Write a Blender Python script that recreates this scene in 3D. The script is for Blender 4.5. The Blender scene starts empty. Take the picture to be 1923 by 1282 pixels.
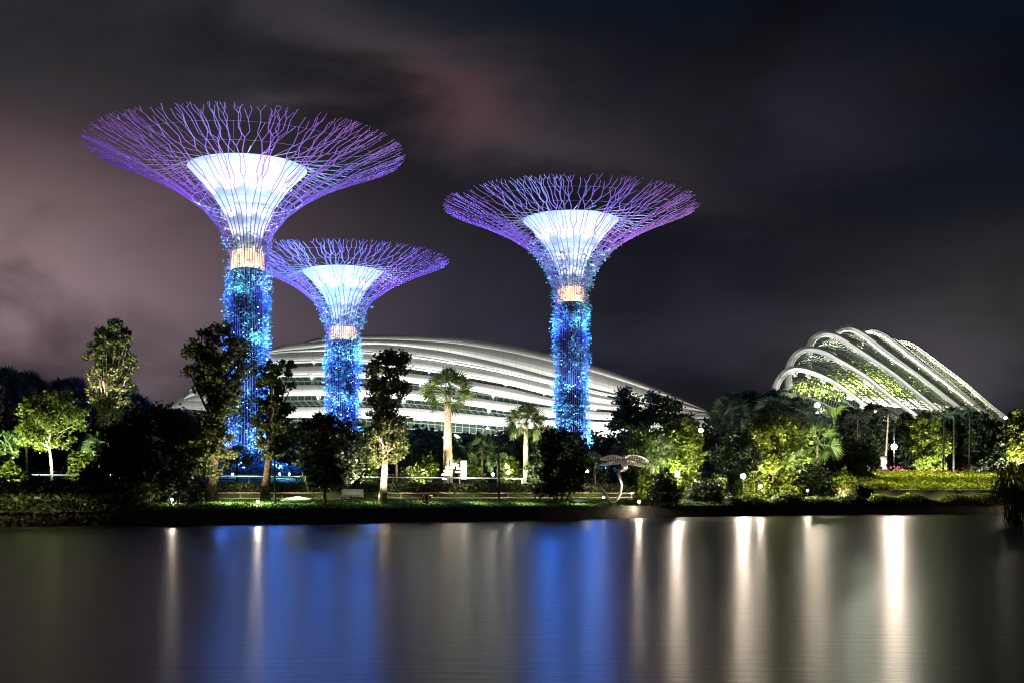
import bpy, math, random
import numpy as np
from mathutils import Vector, Matrix
R = math.radians
rng = np.random.default_rng(7)
random.seed(7)
SC = bpy.context.scene
COL = SC.collection

# ------------------------------------------------------------------ camera
F, CX, HY, EYE = 2300.0, 961.5, 925.0, 2.2          # focal length in photo pixels, centre column, horizon row, eye height
cd = bpy.data.cameras.new('camera'); cam = bpy.data.objects.new('camera', cd); COL.objects.link(cam)
cam.location = (0, 0, EYE); cam.rotation_euler = (R(90), 0, 0)
cd.sensor_width = 36; cd.lens = 36 * F / 1923; cd.shift_y = (HY - 641) / 1923
cd.clip_end = 8000; cd.clip_start = 0.1
SC.camera = cam
SC.view_settings.view_transform = 'Standard'; SC.view_settings.look = 'None'
SC.view_settings.exposure = 0; SC.view_settings.gamma = 1
SC.render.engine = 'CYCLES'
SC.cycles.use_denoising = True; SC.cycles.adaptive_threshold = .004; SC.cycles.pixel_filter_type = 'BLACKMAN_HARRIS'; SC.cycles.filter_width = 1.15
SC.cycles.max_bounces = 5; SC.cycles.diffuse_bounces = 2; SC.cycles.glossy_bounces = 3
SC.cycles.transparent_max_bounces = 12; SC.cycles.transmission_bounces = 3
SC.cycles.sample_clamp_indirect = 8
SC.cycles.caustics_reflective = False; SC.cycles.caustics_refractive = False

# ------------------------------------------------------------------ world: night sky with long-exposed clouds
W = bpy.data.worlds.new('World'); SC.world = W; W.use_nodes = True
nt = W.node_tree; nt.nodes.clear()
def N(t, **k):
    n = nt.nodes.new(t)
    for a, b in k.items(): setattr(n, a, b)
    return n
def lk(a, b): nt.links.new(a, b)
def M(op, a, b=None, c=None, clamp=False):
    n = N('ShaderNodeMath', operation=op); n.use_clamp = clamp
    for i, v in enumerate((a, b, c)):
        if v is None: continue
        if isinstance(v, (int, float)): n.inputs[i].default_value = v
        else: lk(v, n.inputs[i])
    return n.outputs[0]
tc = N('ShaderNodeTexCoord'); sep = N('ShaderNodeSeparateXYZ'); lk(tc.outputs['Generated'], sep.inputs[0])
ay = M('ADD', M('ABSOLUTE', sep.outputs[1]), 0.06)
u0 = M('DIVIDE', sep.outputs[0], ay); v0 = M('DIVIDE', sep.outputs[2], ay)
cv = N('ShaderNodeCombineXYZ'); lk(u0, cv.inputs[0]); lk(v0, cv.inputs[1])
mp = N('ShaderNodeMapping'); mp.inputs['Rotation'].default_value = (0, 0, R(-28)); mp.inputs['Scale'].default_value = (4.2, 9.0, 1); lk(cv.outputs[0], mp.inputs[0])
n1 = N('ShaderNodeTexNoise'); n1.inputs['Scale'].default_value = 1.0; n1.inputs['Detail'].default_value = 6; n1.inputs['Roughness'].default_value = .5; n1.inputs['Distortion'].default_value = .5
lk(mp.outputs[0], n1.inputs['Vector'])
nz = n1.outputs[0]
wob = M('MULTIPLY', M('SUBTRACT', nz, .5), .26)
u = M('ADD', u0, wob); v = M('ADD', v0, M('MULTIPLY', wob, .8))
def G(px, py, sx, sy, rot=0):
    uu, vv = (px - CX) / F, (HY - py) / F
    du = M('SUBTRACT', u, uu); dv = M('SUBTRACT', v, vv)
    c, s = math.cos(rot), math.sin(rot)
    a = M('ADD', M('MULTIPLY', du, c * F / sx), M('MULTIPLY', dv, s * F / sx))
    b = M('ADD', M('MULTIPLY', du, -s * F / sy), M('MULTIPLY', dv, c * F / sy))
    q = M('ADD', M('MULTIPLY', a, a), M('MULTIPLY', b, b))
    return M('EXPONENT', M('MULTIPLY', q, -1.0))
def addc(acc, mask, col):
    m = N('ShaderNodeMix', data_type='RGBA', blend_type='ADD'); m.inputs[0].default_value = 1
    sc = N('ShaderNodeVectorMath', operation='SCALE'); sc.inputs[0].default_value = col; lk(mask, sc.inputs['Scale'])
    if isinstance(acc, tuple): m.inputs[6].default_value = (*acc, 1)
    else: lk(acc, m.inputs[6])
    lk(sc.outputs[0], m.inputs[7]); return m.outputs[2]
acc = (.0028, .0052, .0095)
acc = addc(acc, G(-20, 520, 440, 220), (.24, .155, .158))
acc = addc(acc, G(300, 640, 480, 170), (.062, .047, .056))
acc = addc(acc, G(200, 60, 520, 180), (.016, .016, .017))
acc = addc(acc, G(830, 190, 420, 130, -.38), (.040, .028, .031))
acc = addc(acc, G(880, 225, 120, 60), (.030, .003, .006))
acc = addc(acc, G(900, 640, 600, 210), (.014, .012, .020))
acc = addc(acc, G(1520, 240, 240, 120), (.012, .008, .010))
acc = addc(acc, G(1750, 640, 420, 150, .25), (.040, .033, .034))
acc = addc(acc, G(1150, 350, 260, 60, -.4), (.010, .008, .008))
mod = M('MAXIMUM', M('ADD', M('MULTIPLY', M('SUBTRACT', nz, .5), 3.0), .95), .25)
fin = N('ShaderNodeVectorMath', operation='SCALE'); lk(acc, fin.inputs[0]); lk(mod, fin.inputs['Scale'])
bg = N('ShaderNodeBackground'); lk(fin.outputs[0], bg.inputs[0]); bg.inputs[1].default_value = 1.0
wo = N('ShaderNodeOutputWorld'); lk(bg.outputs[0], wo.inputs[0])

# ------------------------------------------------------------------ helpers
def P(px, py, D):                       # the place at distance D that stands behind photo pixel px, py
    return Vector(((px - CX) * D / F, D, EYE + (HY - py) * D / F))
BX = [-3000, -400, -160, -80, -41.7, -33.4, -26.7, -14, 1.7, 21, 56, 72, 150, 400, 3000]
BY = [40, 55, 62, 70, 76, 80, 84, 90, 101, 118, 137, 145, 170, 200, 230]
def yb(x): return float(np.interp(x, BX, BY))
def Db(px):                              # bank distance along a photo column
    D = 90.0
    for _ in range(20): D = .5 * D + .5 * yb((px - CX) * D / F)
    return D
GD = [0, 3, 8, 15, 17, 24, 32, 50, 80, 3000]
GZ = [.95, 1.3, 1.6, 1.68, 2.35, 2.6, 2.75, 4.4, 4.6, 5.5]
def gz(x, y): return float(np.interp(y - yb(x), GD, GZ))

def mat(name, base, rough=.8, spec=.3, metal=0, var=None, nscale=6, bump=0, trans=0, island=None, emit=None, estr=0):
    m = bpy.data.materials.new(name); m.use_nodes = True
    t = m.node_tree; b = t.nodes['Principled BSDF']; o = t.nodes['Material Output']
    b.inputs['Base Color'].default_value = (*base, 1); b.inputs['Roughness'].default_value = rough
    b.inputs['Metallic'].default_value = metal; b.inputs['Specular IOR Level'].default_value = spec
    csock = None
    if island:
        g = t.nodes.new('ShaderNodeNewGeometry'); r = t.nodes.new('ShaderNodeValToRGB')
        e = r.color_ramp.elements
        while len(e) < len(island): e.new(.5)
        for i, (p, c) in enumerate(island): e[i].position = p; e[i].color = (*c, 1)
        t.links.new(g.outputs['Random Per Island'], r.inputs[0]); t.links.new(r.outputs[0], b.inputs['Base Color']); csock = r.outputs[0]
    if var:
        tcn = t.nodes.new('ShaderNodeTexCoord'); nn = t.nodes.new('ShaderNodeTexNoise'); nn.inputs['Scale'].default_value = nscale; nn.inputs['Detail'].default_value = 6
        t.links.new(tcn.outputs['Object'], nn.inputs['Vector'])
        r = t.nodes.new('ShaderNodeValToRGB'); r.color_ramp.elements[0].position = .32; r.color_ramp.elements[1].position = .68
        r.color_ramp.elements[0].color = (*base, 1); r.color_ramp.elements[1].color = (*var, 1)
        t.links.new(nn.outputs[0], r.inputs[0]); t.links.new(r.outputs[0], b.inputs['Base Color']); csock = r.outputs[0]
        if bump:
            bp = t.nodes.new('ShaderNodeBump'); bp.inputs['Strength'].default_value = bump; bp.inputs['Distance'].default_value = .1
            t.links.new(nn.outputs[0], bp.inputs['Height']); t.links.new(bp.outputs[0], b.inputs['Normal'])
    if trans:
        tr = t.nodes.new('ShaderNodeBsdfTranslucent'); tr.inputs[0].default_value = (*base, 1)
        if csock: t.links.new(csock, tr.inputs[0])
        mx = t.nodes.new('ShaderNodeMixShader'); mx.inputs[0].default_value = trans
        t.links.new(b.outputs[0], mx.inputs[1]); t.links.new(tr.outputs[0], mx.inputs[2]); t.links.new(mx.outputs[0], o.inputs[0])
    if emit:
        b.inputs['Emission Color'].default_value = (*emit, 1); b.inputs['Emission Strength'].default_value = estr
    return m

class MB:
    def __init__(s): s.v = []; s.f = []; s.n = 0; s.smooth = False
    def add(s, v, f):
        v = np.asarray(v, float).reshape(-1, 3)
        s.v.append(v)
        if isinstance(f, np.ndarray): s.f.extend((f + s.n).tolist())
        else: s.f.extend([[i + s.n for i in q] for q in f])
        s.n += len(v)
    def tube(s, pts, rad, k=5, cap=True):
        pts = [Vector(p) for p in pts]
        if isinstance(rad, (int, float)): rad = [rad] * len(pts)
        vs = []; up = None
        for i, p in enumerate(pts):
            d = (pts[min(i + 1, len(pts) - 1)] - pts[max(i - 1, 0)])
            if d.length < 1e-9: d = Vector((0, 0, 1))
            d.normalize()
            if up is None: up = Vector((0, 0, 1)) if abs(d.z) < .9 else Vector((1, 0, 0))
            a = d.cross(up)
            if a.length < 1e-6: a = d.cross(Vector((0, 1, 0)))
            a.normalize(); b = d.cross(a).normalized()
            up = -b if False else up
            for j in range(k):
                t = 2 * math.pi * j / k
                vs.append(p + (a * math.cos(t) + b * math.sin(t)) * rad[i])
        fs = []
        for i in range(len(pts) - 1):
            for j in range(k):
                fs.append([i * k + j, i * k + (j + 1) % k, (i + 1) * k + (j + 1) % k, (i + 1) * k + j])
        if cap: fs.append(list(range(k))[::-1]); fs.append([(len(pts) - 1) * k + j for j in range(k)])
        s.add([tuple(q) for q in vs], fs); return s
    def box(s, c, sz, rz=0):
        x, y, z = sz[0] / 2, sz[1] / 2, sz[2] / 2
        vs = []
        for a, b, d in ((-x, -y, -z), (x, -y, -z), (x, y, -z), (-x, y, -z), (-x, -y, z), (x, -y, z), (x, y, z), (-x, y, z)):
            vs.append((c[0] + a * math.cos(rz) - b * math.sin(rz), c[1] + a * math.sin(rz) + b * math.cos(rz), c[2] + d))
        s.add(vs, [[0, 3, 2, 1], [4, 5, 6, 7], [0, 1, 5, 4], [1, 2, 6, 5], [2, 3, 7, 6], [3, 0, 4, 7]]); return s
    def lathe(s, prof, c=(0, 0, 0), k=32):
        vs = []
        for r, z in prof:
            for j in range(k):
                t = 2 * math.pi * j / k; vs.append((c[0] + r * math.cos(t), c[1] + r * math.sin(t), c[2] + z))
        fs = [[i * k + j, i * k + (j + 1) % k, (i + 1) * k + (j + 1) % k, (i + 1) * k + j] for i in range(len(prof) - 1) for j in range(k)]
        s.add(vs, fs); return s
    def grid(s, rows):                     # rows: list of equal-length point rows
        n = len(rows[0]); vs = [tuple(p) for r in rows for p in r]
        fs = [[i * n + j, i * n + j + 1, (i + 1) * n + j + 1, (i + 1) * n + j] for i in range(len(rows) - 1) for j in range(n - 1)]
        s.add(vs, fs); return s
    def ball(s, c, r, k=12, sq=1.0):
        pr = [(max(1e-3, r * math.sin(math.pi * i / (k // 2))), -r * sq * math.cos(math.pi * i / (k // 2))) for i in range(k // 2 + 1)]
        return s.lathe(pr, c, k)
    def leaves(s, c, size, stretch=1.8, up=.35, droop=0):
        c = np.asarray(c); n = len(c)
        a = rng.normal(size=(n, 3)); a[:, 2] = a[:, 2] * .7 - droop; a /= np.linalg.norm(a, axis=1)[:, None]
        b = rng.normal(size=(n, 3)); b[:, 2] *= (1 - up); b = np.cross(a, b); b /= np.linalg.norm(b, axis=1)[:, None] + 1e-9
        L = (size * rng.uniform(.6, 1.35, n))[:, None]
        a = a * L * stretch / 2; b = b * L / 2
        v = np.stack([c - a, c + b - a * .1, c + a, c - b - a * .1], 1).reshape(-1, 3)
        s.add(v, np.arange(4 * n).reshape(-1, 4)); return s
    def build(s, name, m, parent=None, smooth=False, origin=None):
        me = bpy.data.meshes.new(name)
        V = np.concatenate(s.v) if s.v else np.zeros((0, 3))
        if origin is not None: V = V - np.array(origin)
        me.from_pydata(V.tolist(), [], s.f)
        if smooth: me.polygons.foreach_set('use_smooth', [True] * len(me.polygons))
        me.materials.append(m); me.update()
        o = bpy.data.objects.new(name, me); COL.objects.link(o)
        if origin is not None: o.location = origin
        if parent is not None:
            o.parent = parent
            if origin is None: o.matrix_parent_inverse = parent_inv(parent)
        return o
def parent_inv(p):
    return Matrix.Translation(-Vector(p.location))
def tag(o, label=None, cat=None, group=None, kind=None):
    if label: o['label'] = label
    if cat: o['category'] = cat
    if group: o['group'] = group
    if kind: o['kind'] = kind
    return o
def empty(name, loc, label, cat, group=None):
    o = bpy.data.objects.new(name, None); COL.objects.link(o); o.location = loc; o.empty_display_size = .5
    return tag(o, label, cat, group)
def point(loc, power, col, r=.2, name='garden_uplight'):
    l = bpy.data.lights.new(name, 'POINT'); l.energy = power; l.color = col; l.shadow_soft_size = r
    o = bpy.data.objects.new(name, l); COL.objects.link(o); o.location = loc; return o
def upward(loc, power, col, r=.15, name='garden_uplight'):      # shielded ground fixture shining upwards
    l = Vector(loc); return spot(l, l + Vector((0, .45, 1)), power, col, 135, r, name, .6)
def down(loc, power, col, r=.1, name='down_light'):        # fixture or added fill shining down on the ground
    l = Vector(loc); return spot(l, l + Vector((0, .1, -1)), power, col, 150, r, name, .7)
def spot(loc, aim, power, col, ang=70, r=.2, name='garden_spotlight', blend=.5):
    l = bpy.data.lights.new(name, 'SPOT'); l.energy = power; l.color = col; l.shadow_soft_size = r; l.spot_size = R(ang); l.spot_blend = blend
    o = bpy.data.objects.new(name, l); COL.objects.link(o); o.location = loc
    d = Vector(aim) - Vector(loc); o.rotation_euler = d.to_track_quat('-Z', 'Y').to_euler(); return o
WARM = (1.0, .80, .52); WHITE = (1.0, .92, .82); GREENISH = (.85, 1.0, .62); BLUE = (.06, .26, 1.0)

# ------------------------------------------------------------------ materials
m_lawn = mat('lawn grass', (.030, .075, .008), .9, .1, var=(.06, .12, .012), nscale=1.5, bump=.4)
m_wall = mat('weathered concrete', (.11, .10, .085), .9, .2, var=(.22, .20, .17), nscale=1.2, bump=.2)
m_pave = mat('asphalt', (.05, .05, .05), .85, .2, var=(.08, .078, .075), nscale=3)
m_soil = mat('soil', (.05, .035, .02), .95, .1, var=(.08, .06, .035), nscale=4)
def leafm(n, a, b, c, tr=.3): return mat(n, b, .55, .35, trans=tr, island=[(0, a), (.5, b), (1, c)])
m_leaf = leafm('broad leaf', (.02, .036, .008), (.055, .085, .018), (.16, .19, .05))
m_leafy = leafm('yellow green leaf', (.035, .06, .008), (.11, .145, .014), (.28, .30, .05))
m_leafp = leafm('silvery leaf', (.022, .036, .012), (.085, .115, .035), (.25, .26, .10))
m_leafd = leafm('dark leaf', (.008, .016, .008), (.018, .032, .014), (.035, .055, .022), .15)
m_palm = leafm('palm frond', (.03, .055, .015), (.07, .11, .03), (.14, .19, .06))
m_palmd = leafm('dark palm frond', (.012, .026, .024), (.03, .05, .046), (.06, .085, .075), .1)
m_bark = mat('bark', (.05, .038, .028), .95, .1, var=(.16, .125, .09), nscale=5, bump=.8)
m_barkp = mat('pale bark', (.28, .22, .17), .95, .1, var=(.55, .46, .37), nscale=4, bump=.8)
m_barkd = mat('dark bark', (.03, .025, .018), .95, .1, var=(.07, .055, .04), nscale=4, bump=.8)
m_black = mat('black paint', (.012, .012, .014), .5, .4)
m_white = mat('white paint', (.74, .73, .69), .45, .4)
m_glow = mat('lamp glass', (1, 1, 1), .3, .3, emit=(1, .86, .66), estr=720)
m_glow2 = mat('bright lamp glass', (1, 1, 1), .3, .3, emit=(1, .84, .66), estr=1250)
m_glowb = mat('blue spotlight glass', (1, 1, 1), .3, .3, emit=(.12, .35, 1), estr=700)
m_glows = mat('small lamp glass', (1, 1, 1), .3, .3, emit=(1, .9, .7), estr=90)
m_trail_pink = mat('pink light trail', (.55, .38, .31), .8, .2, var=(.68, .50, .42), nscale=3)  # pink of the light trails put into the rail colour

# ------------------------------------------------------------------ water
wm = bpy.data.materials.new('night water'); wm.use_nodes = True
t = wm.node_tree; b = t.nodes['Principled BSDF']
b.inputs['Base Color'].default_value = (.007, .013, .006, 1); b.inputs['Roughness'].default_value = .285
b.inputs['IOR'].default_value = 1.33; b.inputs['Specular IOR Level'].default_value = .29
tcn = t.nodes.new('ShaderNodeTexCoord'); mpn = t.nodes.new('ShaderNodeMapping'); mpn.inputs['Scale'].default_value = (.30, 1.5, 1)
t.links.new(tcn.outputs['Object'], mpn.inputs[0])
na = t.nodes.new('ShaderNodeTexNoise'); na.inputs['Scale'].default_value = 2.2; na.inputs['Detail'].default_value = 5; na.inputs['Roughness'].default_value = .62
t.links.new(mpn.outputs[0], na.inputs['Vector'])
bp = t.nodes.new('ShaderNodeBump'); bp.inputs['Strength'].default_value = .42; bp.inputs['Distance'].default_value = .035
t.links.new(na.outputs[0], bp.inputs['Height']); t.links.new(bp.outputs[0], b.inputs['Normal'])
wb = MB(); wb.add([(-3000, -500, 0), (3000, -500, 0), (3000, 3500, 0), (-3000, 3500, 0)], [[0, 1, 2, 3]])
tag(wb.build('water', wm), kind='structure')

# ------------------------------------------------------------------ ground
xs = sorted(set([-3000, -1200, -400, -160] + list(np.linspace(-100, 160, 90)) + [400, 1200, 3000]))
rows = []
for d, z in zip([0] + GD + [10.5, 20, 40, 60, 150, 400], [-1.2] + GZ + [0] * 6):
    if z == 0: z = float(np.interp(d, GD, GZ))
    rows.append((d, z))
rows.sort(key=lambda q: (q[0], q[1]))
gb = MB(); gb.grid([[(x, yb(x) + d, z) for x in xs] for d, z in rows])
tag(gb.build('ground', m_lawn, smooth=False), kind='structure')

def strip(name, x0, x1, d0, d1, zoff, m, n=60):      # a sheet laid along the bank
    X = np.linspace(x0, x1, n); b_ = MB()
    b_.grid([[(x, yb(x) + d, gz(x, yb(x) + d) + zoff) for x in X] for d in np.linspace(d0, d1, 5)])
    return b_.build(name, m)
tag(strip('road', -110, 95, 24.2, 31.5, .012, m_pave), kind='structure')
tag(strip('path', -70, 70, 12.0, 14.6, .012, mat('path paving', (.20, .17, .14), .9, .2, var=(.28, .24, .2), nscale=2)), kind='structure')

def wall_along(b_, x0, x1, d, z0, z1, th, n=50):
    X = np.linspace(x0, x1, n)
    A = [(x, yb(x) + d, z0) for x in X]; B = [(x, yb(x) + d, z1) for x in X]; C = [(x, yb(x) + d + th, z1) for x in X]; Dd = [(x, yb(x) + d + th, z0) for x in X]
    b_.grid([A, B, C, Dd])
    b_.add([A[0], B[0], C[0], Dd[0], A[-1], B[-1], C[-1], Dd[-1]], [[0, 1, 2, 3], [7, 6, 5, 4]])
def ret_wall(x0, x1, z1, label, joints):
    r = empty('retaining_wall', (x0, yb(x0), 0), label, 'wall')
    w = MB(); wall_along(w, x0, x1, -.32, -.6, z1, .3); w.build('wall_face', m_wall, r)
    c = MB(); wall_along(c, x0, x1, -.38, z1 + .003, z1 + .11, .42); c.build('coping', m_wall, r)
ret_wall(-26.5, 20.5, .93, 'long low dark concrete retaining wall below the lawn at the water edge', 20)
ret_wall(27, 57, 1.02, 'pale streaked concrete retaining wall under the hedge at the right bank', 10)

# ------------------------------------------------------------------ supertrees
m_steel = mat('purple painted steel', (.36, .12, .52), .42, .5)
m_cable = mat('pale steel hoop', (.62, .66, .78), .4, .5)
m_core = mat('white canopy core membrane', (.80, .82, .86), .6, .3, var=(.70, .73, .78), nscale=.5)
m_shaft = mat('dark planted core', (.012, .016, .022), .9, .1)
m_collar = mat('collar light drum', (.9, .8, .5), .6, .2, emit=(1, .72, .36), estr=1.5)
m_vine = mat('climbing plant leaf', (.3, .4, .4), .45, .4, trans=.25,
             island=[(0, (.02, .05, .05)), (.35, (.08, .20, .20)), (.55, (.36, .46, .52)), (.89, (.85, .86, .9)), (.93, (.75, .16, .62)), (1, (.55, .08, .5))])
m_glow_speck = mat('blue glow speck', (1, 1, 1), .4, .3, emit=(.30, .58, 1), estr=14)  # emission for the brightest overlit leaf spots

def supertree(px, D, rim, rimh, trw, label, seed, planted_up=0):
    rg = np.random.default_rng(seed)
    s = D / F; x0 = (px - CX) * s; zb = gz(x0, D)
    q = rim / 300.0                                     # canopy scale against the tallest one
    tr = (trw * s)                                     # trunk radius
    zr = EYE + rimh * s                                 # rim height
    def Z(h): return zr - (645 - h) * q * s             # canopy heights
    prof = [(tr * 1.05, Z(455)), (48 * q * s + (1 - q) * tr * .75, Z(490)), (61 * q * s + (1 - q) * tr * .5, Z(512)), (93 * q * s, Z(543)), (150 * q * s, Z(580)), (220 * q * s, Z(613)), (300 * q * s, zr)]
    zc = np.array([0] + list(np.cumsum([math.dist(prof[i], prof[i + 1]) for i in range(6)]))); tot = zc[-1]; zc = zc / tot
    def PR(t):
        return float(np.interp(t, zc, [p[0] for p in prof])), float(np.interp(t, zc, [p[1] for p in prof]))
    root = empty('supertree', (x0, D, zb), label, 'supertree', 'giant steel tree towers with lit canopies')
    def pt(r, a, z): return (x0 + r * math.cos(a), D + r * math.sin(a), z)
    # core shaft and canopy core
    zt = Z(455); sb = MB()
    sb.lathe([(tr * .95 * 1.25, zb - .5 - 0), (tr * .86, zb + 6), (tr * .80, zb + 12), (tr * .80, zt - 35 * q * s)], (x0, D, 0), 28); sb.build('trunk', m_shaft, root, True)
    cb = MB(); cb.lathe([(tr * .74, Z(446)), (tr * .80, Z(485)), (51 * q * s, Z(539)), (70 * q * s, Z(566)), (84 * q * s, Z(584)), (112 * q * s, Z(611)), (110 * q * s, Z(612)), (82 * q * s, Z(586)), (49 * q * s, Z(541))], (x0, D, 0), 48)
    cb.build('canopy_core', m_core, root, False)
    lb = MB(); lb.lathe([(tr * .86, zt - 35 * q * s), (tr * .93, zt - 33 * q * s), (tr * .93, zt - 10 * q * s), (tr * .80, zt)], (x0, D, 0), 28); lb.build('light_collar', m_collar, root, True)
    # branches
    nR = 44
    for i in range(nR):
        br = MB(); sp = 2 * math.pi / nR; a0 = sp * i + .04
        def seg(t1, a1, t2, a2, r1, r2):
            n = max(1, int(abs(t2 - t1) / .09))
            pp = []
            for k_ in range(n + 1):
                f = k_ / n; rr, zz = PR(t1 + (t2 - t1) * f); pp.append(pt(rr, a1 + (a2 - a1) * f, zz))
            br.tube(pp, [r1 + (r2 - r1) * k_ / n for k_ in range(n + 1)], 5)
        rs = .044 + .022 * q
        # lower rib down the trunk
        br.tube([pt(tr * 1.2, a0, zb), pt(tr * 1.0, a0 + .02, zb + 7), pt(tr * .93, a0, zt - 3), pt(tr, a0, zt)], [rs * .4, rs * .4, rs * .4, rs], 5)
        def grow(t, a, spread, r, lvl, sgn):
            step = [.24, .14, .12, .11, .09, .08, .075, .07][min(lvl, 7)] * rg.uniform(.75, 1.3)
            end = 1.0 + rg.uniform(-.07, .02)
            if t > end - .03: return
            t2 = min(t + step, end)
            forks = lvl in (1, 3) or (lvl in (4, 5, 6, 7) and rg.random() < .42)
            a1 = a + sgn * spread * rg.uniform(.14, .40) if lvl else a
            seg(t, a, t2, a1, r, r * .94)
            if forks:
                k_ = .55 if lvl < 4 else .72
                for sg in (-1, 1): grow2(t2, a1, spread * k_, r * .9, lvl + 1, sg, spread)
            else: grow(t2, a1, spread, r * .95, lvl + 1, -sgn)
        def grow2(t, a, spread, r, lvl, sg, ps):
            t2 = min(t + rg.uniform(.045, .085), 1.0 + rg.uniform(-.04, .02))
            if t2 - t < .012: return
            a1 = a + sg * ps * rg.uniform(.20, .34) * (1 if lvl < 4 else 2.1)
            seg(t, a, t2, a1, r, r * .95); grow(t2, a1, spread, r * .95, lvl, -sg)
        grow(0, a0, sp * 1.0, rs, 0, rg.choice([-1, 1]))
        br.build('branch', m_steel, root)
    # hoops and spokes
    for t_, r_ in ((.06, .03), (.11, .03), (.16, .035), (.21, .03), (.26, .035), (.31, .03), (.36, .03)):
        rr, zz = PR(t_); hb = MB()
        hb.tube([pt(rr * .97, 2 * math.pi * k / 48, zz) for k in range(49)], r_ * (.6 + .6 * q), 4, False); hb.build('hoop', m_cable, root)
    for rr, hh in ((40, 500), (47, 525), (60, 550), (80, 578)):
        hb = MB(); hb.tube([pt(rr * q * s * 1.03 + .06, 2 * math.pi * k / 48, Z(hh)) for k in range(49)], .025, 4, False); hb.build('hoop', m_cable, root)
    kb = MB()
    for k in range(30):
        a = 2 * math.pi * (k + .5) / 30; r2, z2 = PR(.66)
        kb.tube([pt(112 * q * s, a, Z(611)), pt(r2, a + .03, z2 + .1)], .028, 3)
        kb.tube([pt(112 * q * s, a, Z(611)), pt(r2 * .86, a - .08, Z(585))], .028, 3)
        r3, z3 = PR(.86); kb.tube([pt(112 * q * s, a, Z(611)), pt(r3, a + .12, z3)], .012, 3)
    for t_ in (.55, .7, .85):
        rr, zz = PR(t_); kb.tube([pt(rr * .96, 2 * math.pi * k / 60, zz + .3) for k in range(61)], .007, 3, False)
    kb.build('cable_net', m_cable, root)
    # planting on the trunk
    H = zt - 35 * q * s - zb
    nclus = int(820 * H / 30)
    a = rg.uniform(0, 2 * math.pi, nclus * 2); z = rg.uniform(0, 1, nclus * 2)
    dens = .5 + .5 * np.sin(a * 9 + 1.3 * np.sin(z * 5 + seed)) + .35 * np.sin(a * 4 + z * 9)
    keep = rg.uniform(0, 1.0, nclus * 2) < np.clip(dens, 0, 1) ** 2.6 + .03; a = a[keep]; z = z[keep]
    C = []; fl = 1 + .28 * np.clip(1 - z * H / 8, 0, 1)
    for aa, zz, f_ in zip(a, z, fl):
        n = rg.integers(14, 30); rr = tr * f_ * (1.0 + rg.uniform(-.05, .14))
        c = np.array(pt(rr, aa, zb + zz * H)); C.append(c + rg.normal(size=(n, 3)) * np.array([.26, .26, .40]))
    # loose tufts over the collar and under the canopy
    for _ in range(110 + planted_up * 150):
        aa = rg.uniform(0, 2 * math.pi); t_ = abs(rg.normal()) * (.05 + .06 * planted_up) - .02
        if t_ < 0: rr, zz = tr, zt + t_ * 90
        else: rr, zz = PR(min(t_, .4))
        C.append(np.array(pt(rr + .1, aa, zz)) + rg.normal(size=(rg.integers(4, 10), 3)) * .22)
    C = np.concatenate(C); vb = MB(); vb.leaves(C, .165, 2.1, 0, -.2)
    # spiky tufts sticking out of the planting
    for _ in range(int(26 * H)):
        aa = rg.uniform(0, 2 * math.pi); zz = zb + rg.uniform(0, 1) * (H + 2); f_ = 1 + .25 * max(0, 1 - (zz - zb) / 8)
        p0 = np.array(pt(tr * f_, aa, zz)); o_ = np.array([math.cos(aa), math.sin(aa), 0])
        for k in range(4):
            d = o_ * rg.uniform(.3, .8) + rg.normal(size=3) * .22; w = np.cross(d, rg.normal(size=3)); w = w / np.linalg.norm(w) * .035
            vb.add([p0 - w, p0 + w, p0 + d], [[0, 1, 2]])
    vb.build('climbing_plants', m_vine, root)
    eb = MB()  # glowing specks added to imitate overlit leaves
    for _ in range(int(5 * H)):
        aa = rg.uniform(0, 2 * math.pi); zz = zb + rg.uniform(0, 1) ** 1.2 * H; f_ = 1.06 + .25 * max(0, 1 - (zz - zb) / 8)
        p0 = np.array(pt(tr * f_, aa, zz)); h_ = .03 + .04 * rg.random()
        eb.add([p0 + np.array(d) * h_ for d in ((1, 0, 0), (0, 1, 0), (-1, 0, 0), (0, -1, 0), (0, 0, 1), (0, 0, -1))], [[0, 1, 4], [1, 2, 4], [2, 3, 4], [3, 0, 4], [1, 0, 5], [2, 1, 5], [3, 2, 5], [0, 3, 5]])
    tag(eb.build('glow_specks', m_glow_speck, root), kind='stuff')
    # lights: purple on the branches, white on the core, blue up the planting
    col_p = (.52, .12, .95)
    for k in range(10):
        a = 2 * math.pi * (k + .5) / 10
        if seed == 11 and k in (0, 9): continue            # the neighbouring canopy stands there
        r2, z2 = PR(.22); p_ = pt(r2 + 1.5, a, z2 - 4.0 * q); r3, z3 = PR(.8)
        spot(p_, pt(r3, a, z3 + 3 * q), 4300 * q ** 2, (col_p if math.cos(a) < .3 else (.95, .10, .72)), 84, .3, 'canopy_purple_light', .8)
    for k in range(8):
        a = 2 * math.pi * k / 8 + .2
        r2, z2 = PR(.15)
        spot(pt(r2 - .15, a, z2), pt(62 * q * s, a, Z(572)), 400 * q ** 2, (.90, .93, .94), 120, .15, 'core_floodlight', .7)
        r6, z6 = PR(.30); spot(pt(r6 - .6, a + .3, z6), pt(108 * q * s, a + .3, Z(610)), 520 * q ** 2, (1, .98, .96), 140, .15, 'core_floodlight', .7)
        r5, z5 = PR(.045); spot(pt(r5 - .1, a + .4, z5), pt(40 * q * s, a + .4, Z(525)), 260 * q ** 2, (.9, .92, 1.0), 110, .1, 'core_floodlight', .7)
        spot(pt(tr * .95, a + .3, zt - .5), pt(tr * .8, a + .3, zt + 5), 90 * q, (1, .85, .5), 120, .1, 'collar_lamp')
    cols = [(.18, .66, 1.0), (.08, .32, 1.0), (.16, .90, .85), (.16, .34, 1.0)]
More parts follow.
